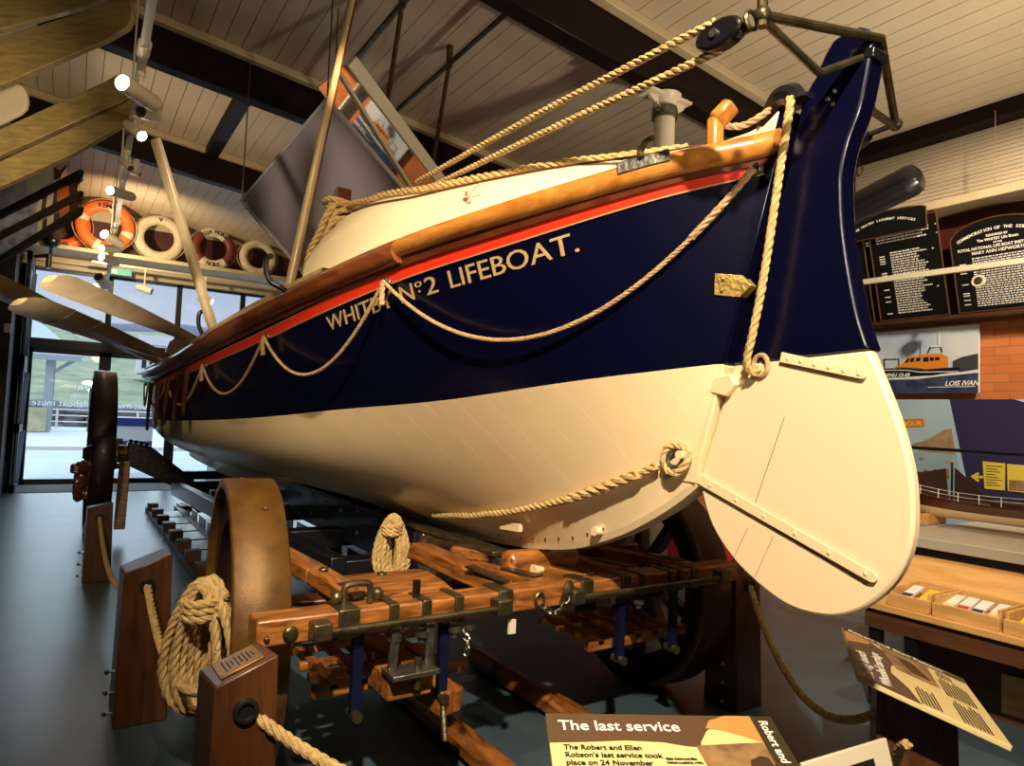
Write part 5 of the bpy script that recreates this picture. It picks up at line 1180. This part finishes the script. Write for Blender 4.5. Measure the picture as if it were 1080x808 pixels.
hp_([(3.039, 1.023), (3.041, 1.077), (3.037, 1.112), (3.019, 1.122), (3.001, 1.113), (3.002, 1.080), (2.996, 1.032)], 6.4364, 'drawn_rower', m_sepia)
hp_([(2.943, 1.032), (2.945, 1.085), (2.941, 1.120), (2.923, 1.130), (2.906, 1.120), (2.907, 1.088), (2.901, 1.041)], 6.4364, 'drawn_rower', m_sepia)
hp_([(2.647, 1.214), (2.481, 1.208), (2.484, 0.988), (2.631, 0.988)], 6.436, 'yellow_card', bpy.data.materials['panel_yellow'])
hp_([(2.470, 1.206), (2.290, 1.200), (2.290, 0.987), (2.464, 0.986)], 6.436, 'yellow_card', bpy.data.materials['panel_yellow'])
hp_([(2.455, 1.078), (2.290, 1.082), (2.290, 0.997), (2.455, 0.991)], 6.4352, 'card_picture', m_sepia)
hp_([(2.739, 1.080), (2.679, 1.121), (2.670, 1.104), (2.688, 1.092), (2.642, 1.093), (2.642, 1.071), (2.688, 1.068), (2.667, 1.053), (2.679, 1.038)], 6.436, 'arrow', bpy.data.materials['panel_yellow'])
hp_([(2.621, 1.180), (2.503, 1.181), (2.503, 1.175), (2.621, 1.174)], 6.4352, 'card_text_line', m_ink)
hp_([(2.621, 1.157), (2.535, 1.156), (2.535, 1.150), (2.621, 1.151)], 6.4352, 'card_text_line', m_ink)
hp_([(2.621, 1.135), (2.515, 1.136), (2.515, 1.130), (2.621, 1.129)], 6.4352, 'card_text_line', m_ink)
hp_([(2.621, 1.112), (2.548, 1.111), (2.548, 1.105), (2.621, 1.106)], 6.4352, 'card_text_line', m_ink)
hp_([(2.621, 1.090), (2.527, 1.090), (2.527, 1.084), (2.621, 1.084)], 6.4352, 'card_text_line', m_ink)
hp_([(2.621, 1.067), (2.507, 1.070), (2.507, 1.064), (2.621, 1.061)], 6.4352, 'card_text_line', m_ink)
hp_([(2.621, 1.045), (2.540, 1.045), (2.540, 1.039), (2.620, 1.039)], 6.4352, 'card_text_line', m_ink)
hp_([(2.620, 1.023), (2.519, 1.025), (2.519, 1.019), (2.620, 1.017)], 6.4352, 'card_text_line', m_ink)
wtext('HARBOUR', 3.425, 1.487, .062, 6.436, bpy.data.materials['panel_yellow'], hb_, bold=.002, rot=.03)
# black handrail
hr = tag(MB().tube([(5.8, 3.6, 1.315), (5.8, 1.0, 1.285)], .014, 10).build('handrail', m_black), 'thin black rail across the front of the harbour panel', 'rail')
m = MB(); m.cyl((5.8, 1.2, 1.29), (5.8, 1.2, 0.78), .014, 8); m.build('upright', m_black, hr); m = MB(); m.cyl((5.8, 3.5, 1.31), (5.8, 3.5, .78), .014, 8); m.build('upright', m_black, hr)
# display counter
ct = thing('display_counter', 'long plywood display counter with aluminium ledge along the right wall', 'counter', (4.8, 1.4, 0)); CY0, CY1 = .3, 2.22
MB().box(4.1, 6.4, CY0, CY1, .77, .83).build('ledge', m_steelb, ct, bevel=.006)
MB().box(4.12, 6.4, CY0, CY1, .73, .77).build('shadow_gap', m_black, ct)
MB().prism([(4.14, CY0, .73), (3.92, CY0, .56), (3.92, CY0, .50), (4.3, CY0, .50), (4.3, CY0, .73)], (0, CY1 - CY0, 0)).build('sloping_panel', m_ply, ct)
MB().box(3.55, 4.2, CY0, CY1 - .18, .50, .535).build('lower_shelf', m_ply, ct, bevel=.005)
MB().box(3.58, 4.2, CY0, CY1 - .2, .40, .50).build('apron', m_walnut, ct)
MB().box(4.0, 6.4, CY0, CY1 - .25, 0, .40).build('base', m_walnut, ct)
MB().box(3.98, 4.0, CY0, 1.55, .05, .24).build('kick_panel', m_ply, ct)
for y in (1.98, 1.80): MB().box(3.60, 3.64, y - .03, y + .03, 0, .42).build('counter_leg', m_black, ct)
# leaflet trays and leaflets
def tray(y0, y1, label):
    t = thing('leaflet_tray', label, 'tray', (3.66, (y0 + y1) / 2, .535), 'leaflet trays')
    for b in ((3.57, 3.59, y0, y1, .535, .60), (3.86, 3.88, y0, y1, .535, .63), (3.59, 3.86, y0, y0 + .015, .535, .63), (3.59, 3.86, y1 - .015, y1, .535, .63)): MB().box(*b).build('side', m_ply, t, bevel=.003)
    MB().box(3.59, 3.86, y0 + .015, y1 - .015, .536, .548).build('bottom', m_ply, t); return t
tray(1.70, 1.90, 'plywood leaflet tray nearest the rudder'); tray(1.40, 1.685, 'middle plywood leaflet tray, the widest'); tray(1.05, 1.385, 'plywood leaflet tray at the right picture edge')
LC = [mat('leaflet_yellow', (.72, .50, .05), .4), m_white, mat('leaflet_red', (.45, .04, .03), .4), mat('leaflet_navy', (.02, .03, .10), .4), m_signcr]
LB = ['yellow leaflet in the tray nearest the rudder', 'dark and white leaflet in the tray nearest the rudder', 'white leaflet at the left in the middle tray', 'red-edged leaflet in the middle tray', 'navy-striped leaflet in the middle tray', 'cream leaflet at the right in the middle tray', 'yellow leaflet in the right-hand tray', 'white leaflet in the right-hand tray']
for k, (x, y, c) in enumerate(((3.66, 1.755, 0), (3.68, 1.845, 3), (3.67, 1.645, 1), (3.68, 1.585, 2), (3.67, 1.52, 3), (3.68, 1.45, 4), (3.67, 1.32, 0), (3.68, 1.22, 1))):
    t = MB().bar((x - .06, y, .575), (x + .12, y + .01, .612), .05, .012).build('leaflet', m_white if c != 0 else LC[0]); tag(t, LB[k], 'leaflet', 'leaflets in the trays')
    MB().bar((x - .05, y, .5835), (x + .0, y + .003, .5945), .046, .002).build('printed_panel', LC[c] if c != 1 else LC[4], t)
# model lifeboat on the ledge
mo = thing('model_boat', 'model rowing lifeboat with dark sails and white rails on the aluminium ledge', 'model', (4.75, 1.85, .83))
ya, yb_ = 2.62, 1.10; N = 26; X0 = 4.78
def mh(u, v): 
    bb = .16 * (1 - abs(2 * u - 1) ** 2.6); zz = .12 + .10 * abs(2 * u - 1) ** 2.2
    return bb * (v ** .45), .885 + v * zz
for nmx, v0, v1, mt in (('lower_hull', 0, .5, m_cream), ('upper_hull', .5, 1.0, m_dkwood)):
    m = MB()
    for s in (-1, 1):
        m.grid([[V((X0 + s * mh(k / N, v0 + (v1 - v0) * j / 6)[0], ya + (yb_ - ya) * k / N, mh(k / N, v0 + (v1 - v0) * j / 6)[1])) for j in range(7)] for k in range(N + 1)])
    m.build(nmx, mt, mo, angle=60)
m = MB(); m.grid([[V((X0 - mh(k / N, 1)[0], ya + (yb_ - ya) * k / N, mh(k / N, 1)[1] - .01)), V((X0 + mh(k / N, 1)[0], ya + (yb_ - ya) * k / N, mh(k / N, 1)[1] - .01))] for k in range(N + 1)]); m.build('model_deck', m_dkwood, mo)
m = MB()
for k in range(2, N - 1, 2):
    b, z = mh(k / N, 1); p = V((X0 - b, ya + (yb_ - ya) * k / N, z)); m.cyl(p, p + V((0, 0, .055)), .0028, 6)
m.build('stanchions', m_white, mo)
for h in (.03, .055):
    m = MB(); m.tube([V((X0 - mh(k / N, 1)[0], ya + (yb_ - ya) * k / N, mh(k / N, 1)[1] + h)) for k in range(2, N - 1)], .0015, 5); m.build('rail_wire', m_white, mo)
MB().cyl((X0, 2.14, .96), (X0, 2.14, 1.24), .007, 8).build('mast', m_black, mo)
m_sail = mat('dark_red_sail', (.028, .008, .006), .7)
MB().prism([(X0, 2.16, 1.01), (X0, 2.52, 1.04), (X0, 2.44, 1.16), (X0, 2.32, 1.165), (X0, 2.18, 1.20)], (.006, 0, 0)).build('sail', m_sail, mo)
MB().prism([(X0, 2.125, 1.01), (X0, 1.88, 1.0), (X0, 2.125, 1.21)], (.006, 0, 0)).build('sail', m_sail, mo)
m = MB(); m.box(X0 - .08, X0 + .08, 1.55, 1.9, .98, 1.03); m.build('model_housing', m_sail, mo, bevel=.02)
for y in (2.25, 1.55): MB().box(X0 - .13, X0 + .13, y - .02, y + .02, .83, .905).build('cradle', m_ply, mo, bevel=.004)
fr_ = thing('framed_notice', 'pale framed notice with white letters at the right edge behind the model boat', 'notice', (6.200, 2.392, 0.800))
n0 = [(6.200, 2.444, 0.882), (6.200, 2.144, 0.870), (6.200, 2.144, 0.622), (6.200, 2.424, 0.648)]
MB().prism(n0, (.01, 0, 0)).build('frame', m_offw, fr_); n1 = [(6.190, 2.401, 0.843), (6.190, 2.140, 0.835), (6.190, 2.141, 0.624), (6.190, 2.388, 0.676)]; MB().prism(n1, (.004, 0, 0)).build('dark_print', mat('notice_blue', (.03, .05, .10), .4), fr_)
p = V((6.185, 2.386, 0.742)); wtext('THE SAPPHO', p.y, p.z, .055, 6.184, m_wink, fr_, bold=.001)
# iron column carrying the beam
cl = thing('column', 'cream iron column with a bracketed head under the roof beam', 'column', (3.88, 3.88, 0))
MB().cyl((3.88, 3.88, 0), (3.88, 3.88, 3.9), .083, 28).build('shaft', m_offw, cl)
m = MB(); m.lathe([(0, .083), (0, .10), (.03, .105), (.06, .105), (.09, .10), (.09, .083)], (3.88, 3.88, 3.86), (0, 0, 1), 28); m.build('iron_collar', m_steel, cl)
m = MB(); m.tube([(3.78 - .03 - .03 * cos(q), 3.84, 3.92 + .03 * sin(q)) for q in [2 * pi * k / 12 for k in range(12)]], .007, 6, closed=True); m.build('collar_ring', m_steel, cl)
MB().lathe([(0, .083), (.10, .085), (.16, .10), (.19, .13), (.2, .0)], (3.88, 3.88, 3.86), (0, 0, 1), 28).build('neck', m_offw, cl)
for s_ in (-1, 1):
    MB().prism([(3.88 + s_ * .07, 3.86, 3.9), (3.88 + s_ * .19, 3.86, 4.0 - .02 * s_), (3.88 + s_ * .22, 3.86, 4.05 - .025 * s_), (3.88 + s_ * .07, 3.86, 4.06)], (0, .04, 0)).build('bracket', m_offw, cl, bevel=.004)
MB().box(3.65, 4.11, 3.80, 3.96, 4.02, 4.045).build('cap_plate', m_offw, cl, bevel=.004)
# things glimpsed under the rudder and between the wheel spokes
rd = thing('display_stand', 'red display stand with a white round top seen under the rudder', 'stand', (4.9, 4.3, 0))
MB().box(4.9, 5.0, 3.9, 4.7, 0, .62).build('red_panel', mat('bright_red_print', (.55, .03, .02), .4), rd)
m = MB(); m.lathe([(0, 0), (0, .12), (.02, .12), (.02, 0)], (4.75, 4.3, .40), (0, 0, 1), 28); m.cyl((4.75, 4.3, 0), (4.75, 4.3, .4), .02, 10); m.build('round_top', m_white, rd)
for z in (.5, .55): MB().box(4.895, 4.899, 4.05, 4.55, z, z + .02).build('white_text_line', m_wink, rd)
sb = thing('toy_sailboat', 'small toy sailing boat with cream sails seen under the stern', 'toy', (4.6, 4.75, .0))
MB().box(4.5, 4.7, 4.5, 5.0, 0, .10).build('stand_block', m_walnut, sb)
MB().prism([(4.6, 4.72, .19), (4.6, 4.5, .20), (4.6, 4.68, .52)], (.006, 0, 0)).build('sail', m_offw, sb); MB().prism([(4.6, 4.70, .11), (4.6, 4.56, .13), (4.6, 4.6, .175), (4.6, 4.70, .175)], (.05, 0, 0)).build('hull', m_offw, sb)
# ------------------------------------------------------------------ light
w = bpy.data.worlds.new('sky'); S.world = w; w.use_nodes = True
nt = w.node_tree; bg = nt.nodes['Background']; bg.inputs[1].default_value = 1.
tc = nt.nodes.new('ShaderNodeTexCoord'); n = nt.nodes.new('ShaderNodeTexNoise'); n.inputs['Scale'].default_value = 3; n.inputs['Detail'].default_value = 6
r = nt.nodes.new('ShaderNodeValToRGB'); r.color_ramp.elements[0].color = (.52, .60, .86, 1); r.color_ramp.elements[1].color = (.70, .74, .92, 1)
r.color_ramp.elements[0].position = .35; r.color_ramp.elements[1].position = .65
mp = nt.nodes.new('ShaderNodeMapping'); mp.inputs['Scale'].default_value = (1, 1, 4)
nt.links.new(tc.outputs['Generated'], mp.inputs[0]); nt.links.new(mp.outputs[0], n.inputs['Vector']); nt.links.new(n.outputs['Fac'], r.inputs['Fac']); nt.links.new(r.outputs['Color'], bg.inputs[0])
sx = nt.nodes.new('ShaderNodeSeparateXYZ'); nt.links.new(tc.outputs['Generated'], sx.inputs[0])
mr_ = nt.nodes.new('ShaderNodeMapRange'); mr_.inputs['From Min'].default_value = .15; mr_.inputs['From Max'].default_value = .8; mr_.inputs['To Min'].default_value = 1.; mr_.inputs['To Max'].default_value = 3.6
nt.links.new(sx.outputs['Z'], mr_.inputs['Value']); nt.links.new(mr_.outputs[0], bg.inputs[1])
def spot(loc, tgt, e, ang=60, blend=.6, rad=.06, c=(1, .76, .45)):
    l = bpy.data.lights.new('spot', 'SPOT'); l.energy = e; l.spot_size = radians(ang); l.spot_blend = blend; l.shadow_soft_size = rad; l.color = c
    o = bpy.data.objects.new('spot', l); COL.objects.link(o); o.location = loc
    o.rotation_euler = (V(tgt) - V(loc)).to_track_quat('-Z', 'Y').to_euler(); return o
def area(loc, tgt, e, sx, sy, c=(1, .8, .55)):
    l = bpy.data.lights.new('area', 'AREA'); l.shape = 'RECTANGLE'; l.size = sx; l.size_y = sy; l.energy = e; l.color = c
    o = bpy.data.objects.new('area', l); COL.objects.link(o); o.location = loc
    o.rotation_euler = (V(tgt) - V(loc)).to_track_quat('-Z', 'Y').to_euler(); return o
KEY = (1, .82, .58)
spot((-.5, -.9, 4.1), (1.6, 1.6, 1.6), 1750, 48, c=KEY)                 # track spots over the near end of the hall
spot((-.9, 1.6, 4.3), (1.1, 3.2, 1.9), 110, 50)
spot((4.6, .2, 4.0), (6.5, 2.8, 1.9), 900, 70, c=KEY)
spot((3.6, 1.0, 4.1), (4.6, 1.6, .6), 260, 60)
spot((.1, .7, 4.2), (1.15, 2.25, .7), 160, 36)
spot((4.6, 1.0, 1.9), (4.2, 2.6, 4.4), 330, 120, 1, .1, (1, .84, .62))  # uplight added to wash the ceiling on the right, no fitting there
spot((.6, -1.6, 2.0), (2.6, 4.0, 4.5), 260, 100, 1, .2, (1, .82, .58))  # unseen uplight added behind the camera as a ceiling wash
spot((-1.1, 3.8, 2.2), (-.7, 6.2, 3.4), 230, 46, 1, .1)
spot((1.3, 3.2, 3.2), (.3, 7.0, 4.05), 90, 34, 1, .08)  # added spot that brightens the largest lamp's body and the track
spot((-1.0, 2.6, 1.0), (1.65, 5.6, 3.2), 480, 24, .8, .1, (1, .86, .74))  # low uplight added to brighten the left mirror sheet
spot((.35, 11.6, 3.8), (1.2, 13.6, 4.3), 260, 130, 1, .05)
spot((.6, 7.6, 2.6), (.9, 9.0, 4.6), 110, 130, 1, .15)
spot((-1.0, .2, 3.6), (.1, 3.9, 1.9), 420, 54, .8, .08)
sl = bpy.data.lights.new('daylight', 'SUN'); sl.energy = 1.6; sl.angle = radians(50); sl.color = (.72, .86, 1)
so = bpy.data.objects.new('daylight', sl); COL.objects.link(so); so.location = (1, 30, 20); so.rotation_euler = V((-.02, -1, -.5)).to_track_quat('-Z', 'Y').to_euler()
S.view_settings.view_transform = 'Standard'; S.view_settings.look = 'None'; S.view_settings.exposure = 0; S.view_settings.gamma = 1
S.view_settings.use_curve_mapping = False
